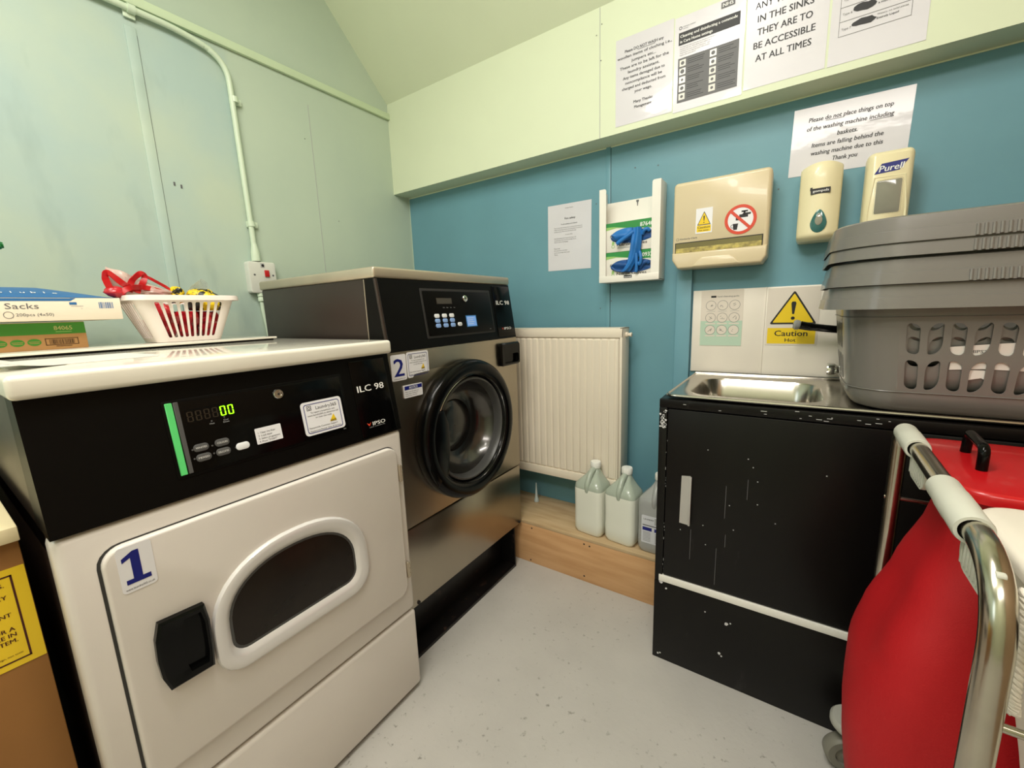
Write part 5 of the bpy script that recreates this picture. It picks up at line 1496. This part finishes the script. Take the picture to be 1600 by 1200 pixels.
for y0, y1 in ((-.685, -.805), (-.985, -1.125)):
    q = MB(); xo = TX + .014 - .020 * ((y0 + y1) / 2 - TYB) / (TYF - TYB)
    O_ = V((xo, y0, TZ)); L_ = y0 - y1
    q.lathe([(TR + .0005, 0), (TR + .0045, 0), (TR + .0050, .004), (TR + .0048, L_ * .3), (TR + .0056, L_ * .34), (TR + .0056, L_ * .62), (TR + .0050, L_ * .66), (TR + .0050, L_ - .004), (TR + .0040, L_), (TR + .0005, L_)], M_clip, O_, (-.03, -1, 0), 24)
    q.build('grip_sleeve', tr)
    q = MB(); 
    yc_ = y1 - .03
    q.prism(rrect(yc_ - .05, TZ - .050, yc_ + .05, TZ - .006, .006, 5, (.022, .022, .004, .004)), -.004, .004, M_clip, SIDE(xo - .004), .002)
    for k in range(9): q.box((xo - .0095, yc_ - .042 + k * .010, TZ - .044), (xo - .0078, yc_ - .038 + k * .010, TZ - .014), M_clip, .0006)
    q.build('bag_clip', tr)
# lid
lidp = rrect(2.085, -.905, 2.66, -.590, .05, 8)
q = MB(); q.prism(lidp, .855, .874, M_red, ID, .008, 3); lid = q.build('lid', tr, label='red plastic lid')
q = MB(); q.tube(fillet([(2.148, -.680, .874), (2.150, -.680, .912), (2.142, -.786, .912), (2.142, -.786, .874)], .014, 5), .0075, M_blackgl, 12); q.build('lid_handle', lid, tr, label='black lid handle')
q = MB()
lid2 = rrect(2.092, -1.185, 2.66, -.925, .05, 8)
q.prism(lid2, .850, .868, mat('white_lid_plastic', s2l(234, 228, 214), .35, var=.02), ID, .010, 3); q.build('lid', tr, label='white lid')
q = MB(); q.box((2.075, TYF + .006, .822), (2.60, TYF + .012, .852), M_black, .002); q.build('strap', tr, label='black strap')
for x, y in ((2.058, -.60), (2.035, -1.235), (2.70, -.63), (2.70, -1.22)):
    q = MB(); q.lathe([(.010, .118), (.044, .116), (.049, .122), (.049, .134), (.044, .140), (.012, .141)], M_bumper, (x, y, 0), seg=32, cap0=True, cap1=True); bumper = q.build('bumper', tr, label='pale grey bumper disc')
    q = MB(); wx = x - .012; wc = V((wx, y - .006, .0475)); ax = V((.25, -1, 0)).normalized()
    q.lathe([(.012, -.017), (.040, -.017), (.0455, -.011), (.0465, 0), (.0455, .011), (.040, .017), (.026, .0175), (.024, .012), (.012, .013), (.010, .02), (.001, .021)], M_caster, wc, ax, 32); 
    cw = q.build('caster', tr)
    q = MB(); pr = [(-.016, .115), (.026, .115), (.016, .05), (.008, .036), (-.008, .036)]
    fork = Fr(wc - V((0, 0, .0475)) - ax * .022, V((ax.y, -ax.x, 0)) * -1, (0, 0, 1))
    q.prism([(a * 1, b_) for a, b_ in pr], 0, .003, M_caster, fork); 
    fork = Fr(wc - V((0, 0, .0475)) + ax * .022, V((ax.y, -ax.x, 0)) * -1, (0, 0, 1)); q.prism([(a, b_) for a, b_ in pr], -.003, 0, M_caster, fork)
    q.build('fork', cw, tr)

# red bag
rb = thing('red_laundry_bag', 'bulging red fabric laundry bag hanging in the trolley', 'bag', (2.3, -.77, .168))
q = MB(); rr_ = []
NZ = 26; NU = 72
for j in range(NZ + 1):
    v_ = j / NZ; z = .168 + (.852 - .168) * v_
    xl = 2.03
    prof_ = [(0.10, 2.030), (.20, 2.018), (.30, 2.006), (.38, 2.003), (.46, 2.010), (.56, 2.030), (.66, 2.062), (.76, 2.098), (.852, 2.118)]
    for (za, xa), (zb_, xb_) in zip(prof_, prof_[1:]):
        if za <= z <= zb_ + 1e-6: u_ = (z - za) / (zb_ - za); xl = xa + (xb_ - xa) * (u_ * u_ * (3 - 2 * u_) * .4 + u_ * .6)
    g_ = max(0, 2.10 - xl)
    yf = -.892 - .42 * g_; yb = -.655
    o_ = rrect(xl, yf, 2.655, yb, .07, 6)
    row = []
    m_ = len(o_); per = []
    # resample evenly
    L_ = [0]
    for i in range(m_): L_.append(L_[-1] + (V(o_[(i + 1) % m_]) - V(o_[i])).length)
    for i in range(NU):
        s_ = L_[-1] * i / NU; k = max(a for a in range(m_) if L_[a] <= s_ + 1e-9); u_ = (s_ - L_[k]) / max(1e-9, L_[k + 1] - L_[k])
        p = V(o_[k]).lerp(V(o_[(k + 1) % m_]), u_)
        ctr = V((2.35, -.75)); d_ = (p - ctr).normalized()
        fold = .010 * noise.noise(V((p.x * 7 + z * 3, p.y * 7, z * 2.2))) * math.sin(PI * v_) + .004 * math.sin((p.x - p.y) * 26 + z * 9) * math.sin(PI * v_)
        if p.y > -.68: fold = min(fold, 0)
        row.append(V((p.x + d_.x * fold, p.y + d_.y * fold, z)))
    rr_.append(row)
q.rings(rr_, M_redbag, True, True, True); q.build('bag_body', rb, sharp=60)
# white bag
wbg = thing('white_laundry_bag', 'white fabric laundry bag hanging at the near end of the trolley', 'bag', (2.4, -1.06, .168))
q = MB(); rr_ = []
for j in range(17):
    v_ = j / 16; z = .168 + (.848 - .168) * v_; xl = 2.108 + .10 * (1 - v_); o_ = rrect(xl, -1.198, 2.655, -.985 + .03 * v_, .05, 8)
    rr_.append([V((p[0] + .004 * math.sin(p[1] * 40 + z * 8), p[1], z)) for p in o_])
q.rings(rr_, M_wbag, True, True, True); q.build('bag_body', wbg, sharp=60)
# drawstring
q = MB(); P_ = spline([(2.071, -1.186, .875), (2.071, -1.187, .84), (2.073, -1.188, .80), (2.075, -1.188, .76), (2.077, -1.188, .740)], 14)
for ph in (0, 2 * PI / 3, 4 * PI / 3):
    q.tube([p + V((.0030 * math.cos(i * .9 + ph), .0030 * math.sin(i * .9 + ph), 0)) for i, p in enumerate(P_)], .0030, M_wbag, 7)
q.build('drawstring', wbg)
